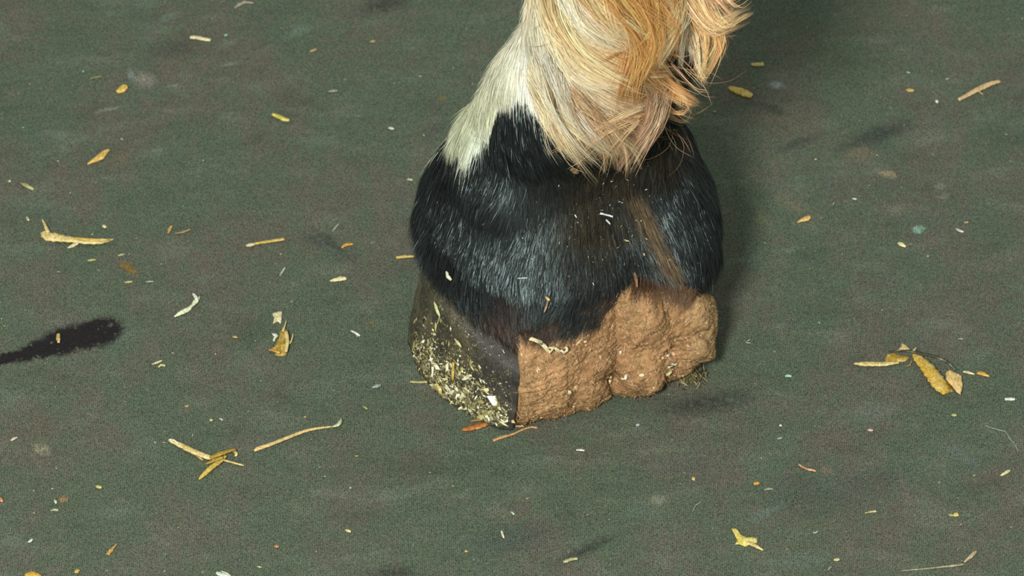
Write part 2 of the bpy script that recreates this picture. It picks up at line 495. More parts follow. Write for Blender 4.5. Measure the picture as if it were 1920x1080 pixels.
hoof = new_mesh('hoof', np.vstack([A, B]), np.vstack([F1, F2, F3, F4, F5, F6]), hoof_material(), leg)
tag(hoof, 'dark worn hoof wall, its lower left side crusted with hay chaff')

# ------------------------------------------------------------------ mud caked on the heels
def mud_material():
    N = NT('dried_mud')
    P = N.n('ShaderNodeTexCoord').outputs['Object']
    n1 = N.noise(P, 38, 5, .6)
    n2 = N.noise(P, 260, 5, .75)
    n3 = N.noise(P, 900, 3, .7, .5)
    c = N.mix(N.ramp(n1.outputs[0], .36, .64), lin((152, 113, 76)), lin((194, 150, 104)))
    sx = N.n('ShaderNodeSeparateXYZ'); N.l(P, sx.inputs[0])
    pale = N.math('MULTIPLY', N.ramp(sx.outputs[0], .070, .084), .75)
    c = N.mix(pale, c, lin((186, 154, 108)))
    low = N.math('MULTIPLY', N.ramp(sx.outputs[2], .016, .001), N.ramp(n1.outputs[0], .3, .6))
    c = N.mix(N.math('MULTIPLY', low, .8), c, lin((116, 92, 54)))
    n4 = N.noise(P, 95, 3, .6)
    c = N.mix(N.ramp(n4.outputs[0], .50, .68, 0, .6), c, lin((138, 112, 72)))
    c = N.mix(N.ramp(n2.outputs[0], .46, .30, 0, .6), c, lin((98, 74, 50)))
    c = N.mix(N.ramp(n3.outputs[0], .55, .75, 0, .7), c, lin((206, 172, 126)))
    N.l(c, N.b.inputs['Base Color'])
    N.b.inputs['Roughness'].default_value = .9
    N.b.inputs['Specular IOR Level'].default_value = .15
    b = N.bump(n2.outputs[0], .6, .0011)
    N.l(N.bump(n3.outputs[0], .8, .0006, b), N.b.inputs['Normal'])
    return N.m
M_MUD = mud_material()
bot = [(963, 797, 0), (985, 796, 0), (1012, 790, 0), (1040, 784, 0), (1072, 770, 0), (1108, 768, 0), (1130, 752, .001), (1146, 738, .002), (1160, 742, .0015), (1190, 744, .0015),
       (1214, 738, .002), (1240, 716, .003), (1268, 706, .004), (1290, 694, .006), (1304, 682, .006), (1310, 660, .006), (1304, 632, .006), (1296, 610, .006)]
topl = [(972, 634), (990, 630), (1014, 620), (1042, 608), (1072, 594), (1104, 580), (1130, 566), (1148, 556), (1166, 558), (1190, 554), (1214, 550), (1240, 548),
        (1268, 548), (1292, 546), (1314, 542), (1318, 546), (1312, 540), (1300, 530)]
pb = np.array([ground(x, y, z) for x, y, z in bot])
pt = []
for (x, y), b in zip(topl, pb):
    yy = b[1] - .0005
    d = ray(x, y)
    pt.append(CAM + d * ((yy - CAM[1]) / d[1]))
pt = np.array(pt)
NU, NV = 150, 70
def resample_open(P, n):
    d = np.r_[0, np.cumsum(np.linalg.norm(np.diff(P, axis=0), axis=1))]
    u = np.linspace(0, d[-1], n)
    i = np.interp(u, d, np.arange(len(P)))
    return i
ii = resample_open(pb, NU)
B_ = np.stack([np.interp(ii, np.arange(len(pb)), pb[:, k]) for k in range(3)], 1)
T_ = np.stack([np.interp(ii, np.arange(len(pt)), pt[:, k]) for k in range(3)], 1)
tan = np.gradient(B_, axis=0); tan[:, 2] = 0
out_d = np.stack([tan[:, 1], -tan[:, 0], 0 * tan[:, 0]], 1)
out_d /= np.linalg.norm(out_d, axis=1)[:, None]
k9 = np.ones(21) / 21
out_d = np.stack([np.convolve(np.pad(out_d[:, k], 10, mode='edge'), k9, 'valid') for k in range(3)], 1)
MG = []
for j in range(NV):
    v = j / (NV - 1)
    P = B_ * (1 - v) + T_ * v + out_d * (.0070 * math.sin(math.pi * min(v * 1.05, 1)) ** .7)
    MG.append(P)
MG = np.array(MG)
MN = grid_normals(MG, False)
f3 = MG.reshape(-1, 3)
lump = wob(f3, 42, 31) * .0013 + wob(f3, 95, 32) * .0008 + np.abs(wob(f3, 240, 33)) * .0007 + wob(f3, 620, 34) * .0005 + rng.normal(size=len(f3)) * .00025
px_, py_ = project(f3)
# the hollow of the frog, the ledge of the lower lump and the knob at the right
lump += -.0045 * ell(px_, py_, 1150, 715, 22, 16) + .0020 * ell(px_, py_, 1190, 715, 45, 18) + .0015 * ell(px_, py_, 1040, 690, 60, 55) \
    + .0014 * ell(px_, py_, 1235, 610, 75, 28) - .0012 * ell(px_, py_, 1200, 665, 70, 14) + .0040 * ell(px_, py_, 1318, 655, 14, 16) \
    - .0035 * ell(px_, py_, 1315, 625, 12, 8) + .0030 * ell(px_, py_, 1312, 580, 16, 28) - .0025 * ell(px_, py_, 1110, 650, 20, 60, 10)
fade = np.minimum(1, np.linspace(0, 1, NU) / .03)
lump = lump.reshape(NV, NU) * fade
MG = MG + MN * np.where((MN * out_d[None]).sum(2).mean() > 0, 1, -1) * lump[:, :, None]
ed = np.clip(1 - np.arange(NU) / 14, 0, 1)[None] * wob(MG.reshape(-1, 3), 120, 41).reshape(NV, NU) * .0022
MG = MG + ed[:, :, None] * unit(tan)[None]
MG[:, :, 2] = np.maximum(MG[:, :, 2], .0002 + .0012 * np.abs(wob(MG.reshape(-1, 3), 300, 40)).reshape(NV, NU) * (MG[:, :, 0] > .01))
inn = MG[[0, -1]] - out_d[None] * .018
inn[0, :, 2] = np.maximum(MG[0, :, 2], .0005)
G2 = np.concatenate([inn[:1], MG, inn[1:]], 0)
n2_ = G2.shape[0]
idx = np.arange(n2_ * NU).reshape(n2_, NU)
nxv = np.roll(idx, -1, 0)
MF = q(idx[:, :-1], idx[:, 1:], nxv[:, 1:], nxv[:, :-1])
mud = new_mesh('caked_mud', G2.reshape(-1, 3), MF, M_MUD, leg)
tag(mud, 'brown lumpy dried mud packed over the heels of the hoof')
bm = bmesh.new(); bm.from_mesh(mud.data)
bmesh.ops.holes_fill(bm, edges=[e for e in bm.edges if e.is_boundary], sides=0)
bmesh.ops.recalc_face_normals(bm, faces=bm.faces)
bm.to_mesh(mud.data); bm.free()

# surfaces that loose bits lie on
def tree_of(*grids):
    vs_, fs_, o = [], [], 0
    for V, Fq in grids:
        vs_ += [tuple(v) for v in V.tolist()]
        fs_ += [tuple(int(i) + o for i in f) for f in Fq.tolist()]
        o += len(V)
    return BVHTree.FromPolygons(vs_, fs_)
FOOT = tree_of((BV.reshape(-1, 3), BF), (HG.reshape(-1, 3), F1), (G2.reshape(-1, 3), MF))
def hit(px, py):
    loc, nor, i, d = FOOT.ray_cast(Vector(CAM), Vector(ray(px, py)))
    if loc is None: return None, None
    n = np.array(nor)
    if n @ FWD > 0: n = -n
    return np.array(loc), n
FOOT_MUD = tree_of((G2.reshape(-1, 3), MF))
def on_mud(P):
    return np.array([FOOT_MUD.find_nearest(Vector(p))[3] < 1e-4 for p in P])
def surface_depth(px, py, default):
    p, n = hit(px, py)
    return default if p is None else float((p - CAM) @ FWD - DIST)

# ------------------------------------------------------------------ hair
def ribbons(name, paths, side, width, colours, mat, parent, taper=1.0):
    """paths H x K x 3, side H x 3 or H x K x 3 (ribbon width direction), width H, colours H x 3 or H x K x 3 -> one mesh"""
    H, K, _ = paths.shape
    if side.ndim == 2: side = np.repeat(side[:, None], K, 1)
    if colours.ndim == 2: colours = np.repeat(colours[:, None], K, 1)
    s = np.linspace(0, 1, K)
    w = (1 - s ** 2.2 * taper) * (.75 + .25 * np.minimum(1, s * 4))
    off = side * (width[:, None] * w[None])[:, :, None] * .5
    V = np.stack([paths - off, paths + off], 2)               # H K 2 3
    V = V.reshape(-1, 3)
    C = np.repeat(colours.reshape(H * K, 1, -1), 2, 1).reshape(H * K * 2, -1)
    base = (np.arange(H) * K * 2)[:, None] + (np.arange(K - 1) * 2)[None]
    Fq = np.stack([base, base + 1, base + 3, base + 2], 2).reshape(-1, 4)
    o = new_mesh(name, V, Fq, mat, parent, colours=C)
    return o

FLOW = np.array([  # where on the leg, and which way the coat lies there
    (1000, 20, -.35, 1), (950, 120, -.42, 1), (900, 220, -.6, 1), (870, 290, -.5, 1), (1000, 130, -.02, 1), (960, 190, -.12, 1), (1030, 60, .28, 1),
    (1045, 130, .3, 1), (1060, 185, .42, 1), (1085, 235, .65, 1), (1040, 230, .35, 1), (1000, 200, .12, 1), (1120, 50, .8, .7), (1100, 110, .85, .75), (1140, 100, 1, .4),
    (1090, 150, .8, .8), (1150, 180, .6, 1), (1190, 60, .15, 1), (1180, 120, .35, 1), (1230, 150, .6, 1), (1200, 250, -.35, 1), (1225, 210, -.5, 1),
    (1080, 20, .45, 1), (1200, 0, .1, 1), (1300, 40, .2, 1), (1300, 0, .5, 1), (1130, 270, .4, 1),
    (960, 240, .02, 1), (1000, 270, .12, 1), (900, 350, -.5, 1), (840, 330, -.75, 1), (800, 400, -.25, 1), (850, 430, -.45, 1), (820, 490, .3, 1), (850, 540, .6, 1),
    (900, 430, -.42, 1), (890, 500, -.25, 1), (880, 560, .5, 1), (930, 570, .35, 1), (950, 480, -.35, 1), (980, 560, .05, 1), (1020, 520, -.12, 1),
    (1050, 590, -.6, 1), (1100, 560, -.4, 1), (1150, 560, -.3, 1), (1000, 610, -.1, 1), (1090, 450, 0, 1), (1100, 350, .05, 1), (1150, 470, .1, 1),
    (1200, 400, .5, 1), (1245, 480, .45, 1), (1290, 380, .42, 1), (1320, 430, .35, 1), (1300, 310, .6, 1), (1340, 480, 0, 1), (1265, 540, .12, 1), (1310, 545, -.5, 1),
    (1230, 300, .15, 1), (1200, 540, 0, 1), (1330, 520, -.3, 1), (1260, 420, .4, 1)], float)
def flow(P, N):
    px, py = project(P)
    w = 1.0 / (((px[:, None] - FLOW[None, :, 0]) ** 2 + (py[:, None] - FLOW[None, :, 1]) ** 2) / 400 + .4) ** 1.8
    g = unit(FLOW[:, 2:])
    d = (w[:, :, None] * g[None]).sum(1)
    d = unit(d)
    front = (N @ FWD < -.05)[:, None]
    D3 = d[:, :1] * RGT - d[:, 1:] * UPV
    D3 = np.where(front, D3, np.array([[0, 0, -1.0]]))
    D3 = D3 - (D3 * N).sum(1)[:, None] * N
    return unit(D3), front[:, 0]

area = np.linalg.norm(np.cross(BV[1:, :] - BV[:-1, :], np.roll(BV, -1, 1)[:-1] - BV[:-1]), axis=2)
cen_n = BN[:-1]
dens = np.where(cen_n @ FWD < .15, 1.0, .22)
hh = BV[:-1, :, 2]
dens = dens * np.where(hh > .262, .0, 1)
pr = (area * dens).ravel(); pr /= pr.sum()
NHAIR = 290000
cell = rng.choice(len(pr), NHAIR, p=pr)
ci, cj = cell // NS, cell % NS
u, v = rng.random(NHAIR)[:, None], rng.random(NHAIR)[:, None]
cj2 = (cj + 1) % NS
lerp = lambda G: (G[ci, cj] * (1 - u) * (1 - v) + G[ci + 1, cj] * u * (1 - v) + G[ci, cj2] * (1 - u) * v + G[ci + 1, cj2] * u * v)
P0, N0 = lerp(BV), unit(lerp(BN))
px, py = project(P0)
D0, front = flow(P0, N0)
HL = np.array([(700, 380), (775, 440), (795, 484), (830, 532), (860, 566), (900, 600), (960, 628), (1030, 632), (1080, 616), (1130, 590), (1165, 562), (1200, 530), (1250, 534), (1300, 542), (1330, 536), (1352, 510)], float)
rel = P0 - HC
ff_ = rel @ FV_
cor = np.interp(ff_, [-.07, -.02, .02, .06], [.044, .052, .060, .078])
keep = np.where(front, (py < np.interp(px, HL[:, 0], HL[:, 1]) - 12) & (P0[:, 2] > .03), P0[:, 2] > cor)
P0, N0, D0, px, py = P0[keep], N0[keep], D0[keep], px[keep], py[keep]
C0, pale = coat(P0)
gloss = GLOSS * 1.0
n = len(P0)
side0 = np.cross(N0, D0)
swirl = wob(P0, 50, 50) * .08 + wob(P0, 180, 51) * .09 + rng.normal(size=n) * .09
swirl = np.where(pale & (px < 1000), swirl * .6, swirl)
D0 = unit(D0 + side0 * swirl[:, None])
side0 = unit(np.cross(N0, D0))
L = np.where(pale, .019, .0115) * rng.uniform(.65, 1.25, n)
long_ = pale & (px > 1030)
L = np.where(long_, L * 1.2, L)
L = np.where(pale & (px < 1000), L * .72, L)
L = np.where(pale & (px > 1215), L * .45, L)
K = 4
s = np.linspace(0, 1, K)[None, :, None]
lift = (rng.uniform(.02, .12, n) * np.where(pale & (px < 1010), .4, 1) + np.where(rng.random(n) < .04, rng.uniform(.05, .25, n), 0))[:, None, None]
R_ = np.where(pale, .040, .055)[:, None, None]
clump = wob(P0, 420, 52)[:, None, None] * .0007
bend = rng.normal(size=n)[:, None, None] * .05
Lx = L[:, None, None]
paths = P0[:, None] + D0[:, None] * Lx * s + N0[:, None] * (.0003 + Lx * lift * s - Lx ** 2 * s ** 2 / (2 * R_) * .95) + side0[:, None] * (clump * s + bend * Lx * s ** 2)
low_hang = (np.interp(px, HL[:, 0], HL[:, 1]) - py < 70)[:, None, None]
paths = paths + np.where(low_hang, N0[:, None] * Lx * .24 * s, 0)
paths[:, :, 2] = np.maximum(paths[:, :, 2], .003)
roll = rng.normal(size=n) * np.where(pale, .45, .34)
roll = roll[:, None] + rng.normal(size=n)[:, None] * .45 * np.linspace(-1, 1, K)[None] + .28 * np.sin(np.linspace(0, 6, K)[None] + rng.uniform(0, 6.28, (n, 1)))
sd = side0[:, None] * np.cos(roll)[:, :, None] + N0[:, None] * np.sin(roll)[:, :, None]
wid = np.where(pale, rng.uniform(.00016, .00028, n), rng.uniform(.00014, .00024, n))
var = np.where(pale, np.exp(rng.normal(size=n) * .12), np.exp(rng.normal(size=n) * .35))
C0 = C0 * (var * (1 + .18 * wob(P0, 260, 53)))[:, None]
C0 = np.clip(C0, 0, .92)
for msk, nm, mt, lb in ((pale, 'pale_coat', M_PALE, 'white and chestnut coat lying down the leg'), (~pale, 'black_coat', M_BLACK, 'short glossy black hair of the pastern and heels')):
    # root a little darker, as the coat is
    c = C0[msk][:, None] * np.linspace(.90, 1.05, K)[None, :, None]
    c = np.concatenate([c, np.broadcast_to(gloss[msk][:, None, None], (int(msk.sum()), K, 1))], 2)
    o = ribbons(nm, paths[msk], sd[msk], wid[msk], c, mt, leg)
    tag(o, lb, kind='stuff')

# long fetlock feather, lock by lock along hand-laid guides: (points (x, y, mm above the coat), hairs, root spread mm, tip spread mm, tint)
TAN, ORG, CRM, BRN, PNK = (238, 204, 154), (228, 170, 106), (250, 238, 208), (196, 142, 88), (222, 182, 146)
GUIDES = [
    ([(1040, -40), (1052, 30), (1085, 85), (1140, 118), (1178, 128)], 420, 4.0, 2.2, TAN),
    ([(1034, 10), (1050, 75), (1085, 125), (1130, 148), (1165, 150)], 380, 3.2, 2.0, TAN),
    ([(1040, 50), (1060, 110), (1095, 145), (1135, 160), (1160, 168)], 260, 2.0, 1.4, CRM),
    ([(1044, 85), (1068, 130), (1102, 152), (1140, 172)], 160, 1.2, 1.0, CRM),
    ([(1060, -40), (1085, 20), (1130, 58), (1175, 74)], 420, 4.5, 3.0, CRM),
    ([(1090, -40), (1120, 10), (1165, 45), (1195, 66)], 420, 5, 3, TAN),
    ([(1130, -50), (1165, -5), (1195, 40), (1205, 85), (1195, 115)], 420, 5, 3, ORG),
    ([(1180, -50), (1205, 10), (1212, 70), (1196, 120), (1178, 150)], 460, 5, 3, ORG),
    ([(1170, 20), (1188, 80), (1172, 130), (1160, 175), (1168, 205)], 360, 4, 2.5, BRN),
    ([(1205, 40), (1205, 100), (1190, 150), (1185, 185), (1178, 215)], 300, 4, 2.5, BRN),
    ([(1036, 110), (1058, 175), (1102, 228), (1150, 262)], 420, 4, 3.5, CRM),
    ([(1020, 130), (1040, 205), (1078, 252), (1118, 284)], 420, 4, 3.5, TAN),
    ([(1010, 150), (1030, 215), (1058, 258), (1095, 288)], 300, 3, 2.5, TAN),
    ([(1080, 170), (1110, 215), (1145, 250), (1165, 285)], 360, 4, 3.5, PNK),
    ([(1120, 190), (1140, 235), (1160, 270), (1160, 300)], 260, 3.5, 3.5, PNK),
    ([(1244, 165), (1232, 215), (1205, 255), (1176, 300)], 320, 3, 2.5, PNK),
    ([(1226, 165), (1215, 215), (1190, 262), (1160, 308)], 240, 3.0, 2.2, PNK),
    ([(1240, 185), (1222, 235), (1200, 275), (1188, 300)], 140, 2.0, 2.0, PNK),
    ([(1195, 190), (1150, 212), (1100, 240), (1045, 268)], 46, 3, 4, TAN),
    ([(1190, 215), (1150, 235), (1110, 262), (1078, 300)], 60, 3, 4.5, TAN),
    ([(1180, 240), (1130, 252), (1085, 262), (1030, 290)], 16, 3, 3.5, TAN),
    ([(1215, 188), (1185, 205), (1150, 206), (1118, 196)], 50, 1.2, 1.5, CRM),
    ([(1150, 240), (1142, 280), (1146, 300), (1142, 322)], 24, 4, 4, PNK),
    ([(1170, 250), (1172, 290), (1164, 318), (1156, 342)], 22, 3, 5, PNK),
    ([(1110, 250), (1112, 285), (1098, 330), (1085, 345)], 7, 3, 3, TAN),
    ([(1188, 110), (1212, 140), (1250, 168), (1290, 192), (1308, 196)], 90, 2.2, 1.0, ORG),
    ([(1170, 120), (1198, 142), (1240, 172), (1272, 190)], 120, 1.8, 1.2, TAN),
    ([(1200, 85), (1222, 118), (1248, 150), (1285, 180), (1310, 198)], 80, 2.4, 1.0, ORG),
    ([(1208, 85), (1230, 130), (1256, 160), (1280, 180)], 110, 2.4, 1.2, TAN),
    ([(1215, 55), (1226, 95), (1244, 135), (1268, 166)], 90, 2.4, 1.8, TAN),
    ([(1196, 130), (1222, 160), (1244, 180), (1258, 172)], 60, 2.4, 1.4, ORG),
    ([(1192, 130), (1220, 178), (1250, 214), (1275, 230), (1288, 224), (1294, 200)], 34, .9, .7, TAN),
    ([(1215, 150), (1248, 205), (1280, 222), (1294, 212), (1300, 190)], 26, 1.0, 1.2, ORG),
    ([(1200, 140), (1232, 190), (1262, 212), (1286, 205), (1300, 196), (1312, 205), (1300, 225)], 14, .8, 1.0, TAN),
    ([(1262, 155), (1278, 178), (1284, 200), (1286, 218)], 40, 1.2, .8, TAN),
    ([(1240, 165), (1252, 190), (1262, 208), (1292, 196)], 22, 1.2, .9, TAN),
    ([(1262, 120), (1290, 150), (1312, 170), (1330, 172), (1334, 178), (1328, 180)], 5, 1.6, .9, PNK),
    ([(1258, 95), (1275, 128), (1298, 150), (1320, 170), (1352, 158)], 4, 1.8, 1.4, PNK),
    ([(1200, -40), (1222, 0), (1240, 40), (1228, 80), (1205, 105)], 420, 5, 4, ORG),
    ([(1245, -40), (1258, 0), (1254, 35), (1240, 70), (1228, 95)], 380, 5, 3, TAN),
    ([(1285, -40), (1284, 10), (1266, 45), (1246, 68), (1234, 95)], 260, 4, 2, CRM),
    ([(1270, -30), (1284, 15), (1280, 60), (1276, 100), (1278, 132)], 60, 3, 1.0, CRM),
    ([(1282, -10), (1286, 30), (1282, 75), (1280, 115), (1278, 142)], 40, 1.2, .6, CRM),
    ([(1286, -10), (1290, 35), (1292, 75), (1298, 100), (1300, 122)], 60, 1.6, .8, CRM),
    ([(1290, -15), (1300, 40), (1308, 85), (1312, 120), (1306, 146)], 60, 2.2, 1.4, TAN),
    ([(1300, -20), (1315, 35), (1324, 75), (1322, 112), (1318, 136)], 70, 2.0, .8, ORG),
    ([(1305, -20), (1332, 30), (1346, 70), (1344, 95), (1326, 130), (1312, 150)], 60, 1.6, .9, ORG),
    ([(1278, 0), (1268, 45), (1256, 70), (1246, 92)], 70, 2, 1.4, CRM),
    ([(1300, 90), (1310, 135), (1312, 155), (1306, 168)], 16, 1.5, 1.5, TAN),
    ([(1280, -50), (1312, -10), (1335, 22), (1352, 24), (1370, 14)], 380, 4, 1.6, PNK),
    ([(1300, -60), (1330, -20), (1352, 0), (1372, -8)], 380, 4, 1.8, PNK),
    ([(1290, -40), (1318, 15), (1340, 42), (1360, 40), (1378, 22)], 320, 3.5, 1.2, TAN),
    ([(1290, -20), (1314, 32), (1338, 56), (1362, 50), (1386, 38), (1412, 26)], 110, 2.4, .8, TAN),
    ([(1310, 10), (1330, 48), (1356, 56), (1385, 42), (1402, 32)], 50, 1.4, .6, ORG),
    ([(1320, 40), (1338, 62), (1356, 71), (1380, 69)], 20, .8, .5, TAN),
    ([(1320, -20), (1350, 22), (1376, 26), (1402, 20)], 18, 2, .8, TAN),
    ([(1275, -50), (1300, -5), (1318, 30), (1330, 60)], 420, 5, 3, ORG),
    ([(1230, -50), (1262, -20), (1285, 15), (1300, 45)], 420, 6, 4, ORG),
    ([(1150, 75), (1168, 48), (1190, 50), (1206, 46)], 12, 1.0, 1.0, CRM),
    ([(1210, 70), (1180, 92), (1150, 112), (1125, 128)], 26, 1.6, 1.6, BRN),
    ([(1090, 155), (1115, 178), (1150, 200), (1168, 220), (1178, 206)], 26, 1.6, 1.0, BRN),
]
gp, gs, gw, gc = [], [], [], []
K = 12
for gi, (pts, cnt, r0, r1, tint) in enumerate(GUIDES):
    pts = [p if len(p) == 3 else (*p, 0) for p in pts]
    dep = []
    dflt = None
    for i, (x, y, up_) in enumerate(pts):
        d = surface_depth(x, max(y, -60), None)
        if d is None and dflt is None:
            d = float(np.interp(y, [-60, 0, 100, 200, 300], [-.190, -.175, -.155, -.135, -.115])) + .02
        if d is None: d = dflt + .002
        dflt = d
        dep.append(d - .0035 - .0035 * math.sin(math.pi * i / (len(pts) - 1)) - .0008 * (gi % 4))
    W = np.array([at_depth(x, y, d) for (x, y, _), d in zip(pts, dep)])
    G = catmull(W, K)
    nl = max(1, cnt // 14)
    for li in range(nl):
        c0 = rng.normal(size=3) * r0 * .001 * .8 - FWD * abs(rng.normal()) * .0006
        c1 = rng.normal(size=3) * r1 * .001 * 1.35
        gx_, gy_ = project(G[:1] * .4 + G[K // 2: K // 2 + 1] * .6)
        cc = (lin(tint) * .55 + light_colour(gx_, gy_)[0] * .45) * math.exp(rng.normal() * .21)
        nh = max(2, int(cnt / nl * rng.uniform(.6, 1.4)))
        ls = rng.normal(size=(nh, 1, 3)) * .0011 * min(1, r0 / 2.5)
        le = rng.normal(size=(nh, 1, 3)) * .00045 + (rng.random((nh, 1, 1)) < .15) * rng.normal(size=(nh, 1, 3)) * .0022
        sk = np.linspace(0, 1, K)[None, :, None]
        tl = rng.uniform(.62, 1.08, (nh, 1, 1))
        u = np.clip(sk * tl + rng.uniform(-.03, .05, (nh, 1, 1)), 0, 1)[:, :, 0] * (K - 1)
        base = np.stack([np.interp(u.ravel(), np.arange(K), G[:, k]).reshape(nh, K) for k in range(3)], 2)
        wave = np.sin(sk * rng.uniform(3, 7, (nh, 1, 1)) + rng.uniform(0, 6.28, (nh, 1, 1))) * .00022 * rng.normal(size=(nh, 1, 3))
        Pp = base + c0 * (1 - sk) + c1 * sk + ls * (1 - sk * .8) + le * sk + wave
        gp.append(Pp)
        tg = unit(np.gradient(Pp, axis=1))
        nr = -FWD + rng.normal(size=(nh, 1, 3)) * .55
        gs.append(unit(np.cross(tg, np.broadcast_to(nr, tg.shape))))
        gw.append(rng.uniform(.00014, .00025, nh))
        gc.append(np.clip(cc[None] * np.exp(rng.normal(size=(nh, 1)) * .27), 0, .92))
for _ in range(260):                       # flyaway hairs
    x, y = rng.uniform(1040, 1330), rng.uniform(-20, 250)
    if y > 150 and x > 1270: continue
    d = surface_depth(x, y, None)
    if d is None: continue
    a = rng.normal() * .9 + (math.pi / 2 - .5)
    L_ = rng.uniform(40, 120); cv = rng.normal() * .9
    q_ = [(x + L_ * t * math.cos(a + cv * t), y + L_ * t * math.sin(a + cv * t)) for t in np.linspace(0, 1, K)]
    Pp = np.array([at_depth(u_, v_, surface_depth(u_, v_, d) - .006 - .002 * t) for (u_, v_), t in zip(q_, np.linspace(0, 1, K))])
    Pp = catmull(Pp[[0, 4, 8, 11]], K)
    tg = unit(np.gradient(Pp, axis=0))
    gp.append(Pp[None]); gs.append(unit(np.cross(tg, -FWD + rng.normal(size=3) * .3))[None])
    gw.append(np.array([rng.uniform(.00016, .00026)])); gc.append(lin([(240, 214, 164), (190, 140, 90), (226, 176, 112), (150, 104, 62)][rng.integers(4)])[None])
gp, gs, gw, gc = np.concatenate(gp), np.concatenate(gs), np.concatenate(gw), np.concatenate(gc)
gc = gc[:, None] * np.linspace(.85, 1.06, K)[None, :, None]
fe = ribbons('fetlock_feather', gp, gs, gw, gc, M_PALE, leg)
tag(fe, 'long wavy chestnut and cream feather hair hanging behind the fetlock', kind='stuff')

# the fringe of coarser hair that hangs from the heels over the mud
fp, fs, fc = [], [], []
K = 5
HLB = np.array([(930, 606), (980, 624), (1030, 628), (1080, 612), (1130, 586), (1160, 562), (1200, 528), (1250, 532), (1300, 540), (1328, 536)], float)
for i in range(2600):
    right = i % 2
    x = rng.uniform(1190, 1326) if right else rng.uniform(935, 1165)
    y = np.interp(x, HLB[:, 0], HLB[:, 1]) - rng.uniform(4, 42)
    L_ = rng.uniform(28, 66) if right else rng.uniform(20, 46)
    if right: dx = np.interp(x, [1190, 1250, 1300, 1326], [-.12, .12, -.15, -.55]) + rng.normal() * .10
    else: dx = np.interp(x, [935, 980, 1040, 1100, 1165], [.45, .12, -.25, -.5, -.45]) + rng.normal() * .10
    d0 = surface_depth(x, y, None)
    if d0 is None: continue
    pts_, dd = [], d0
    for t in np.linspace(0, 1, K):
        u_, v_ = x + L_ * t * dx * (1 + .4 * t), y + L_ * t
        dd = min(dd + .0012, surface_depth(u_, v_, dd))
        pts_.append(at_depth(u_, v_, dd - .0006 - .0022 * t * rng.uniform(.6, 1)))
    fp.append(pts_)
    tg = unit(np.gradient(np.array(pts_), axis=0))
    fs.append(unit(np.cross(tg, -FWD + rng.normal(size=3) * .5)))
    base = np.array((66, 46, 36)) if right else np.array((44, 38, 34))
    tip = np.array((142, 110, 78)) if right else np.array((92, 68, 50))
    k_ = (np.linspace(0, 1, K)[:, None] * rng.uniform(.3, 1.1)).clip(0, 1)
    col_ = lin(base * (1 - k_) + tip * k_) * math.exp(rng.normal() * .25)
    fc.append(np.concatenate([col_, np.full((K, 1), .5)], 1))
fr = ribbons('heel_fringe', np.array(fp), np.array(fs), rng.uniform(.00014, .00024, len(fp)), np.array(fc), M_BLACK, leg)
tag(fr, 'reddish brown fringe hanging from the heels onto the mud', kind='stuff')

# ------------------------------------------------------------------ loose bits
def hay_material(name='hay', sat=1.0):
    N = NT(name)
    oi = N.n('ShaderNodeObjectInfo')
    P = N.n('ShaderNodeTexCoord').outputs['Object']
    n1 = N.noise(P, 900, 4, .7)
    n2 = N.noise(P, 260, 3, .6)
    c = N.mix(N.ramp(n1.outputs[0], .35, .62, .55, 0), oi.outputs['Color'], (.16, .11, .02), 'MULTIPLY')
    c = N.mix(N.ramp(n2.outputs[0], .5, .75, 0, .35), c, lin((250, 236, 190)))
    N.l(c, N.b.inputs['Base Color'])
    N.b.inputs['Roughness'].default_value = .6
    N.l(N.bump(n1.outputs[0], .4, .0003), N.b.inputs['Normal'])
    return N.m
M_HAY = hay_material()
def vcol_material(name):
    N = NT(name)
    N.l(N.n('ShaderNodeVertexColor', layer_name='coat').outputs[0], N.b.inputs['Base Color'])
    N.b.inputs['Roughness'].default_value = .7
    return N.m
M_CHAFF = vcol_material('chaff')

YEL, STR, PAL, WHT, ORA, GRN, BRW, DRK, RED, OLV = (208, 180, 84), (220, 198, 128), (226, 214, 168), (232, 236, 220), (206, 158, 76), (196, 206, 136), (170, 128, 84), (62, 60, 40), (184, 112, 46), (176, 146, 50)

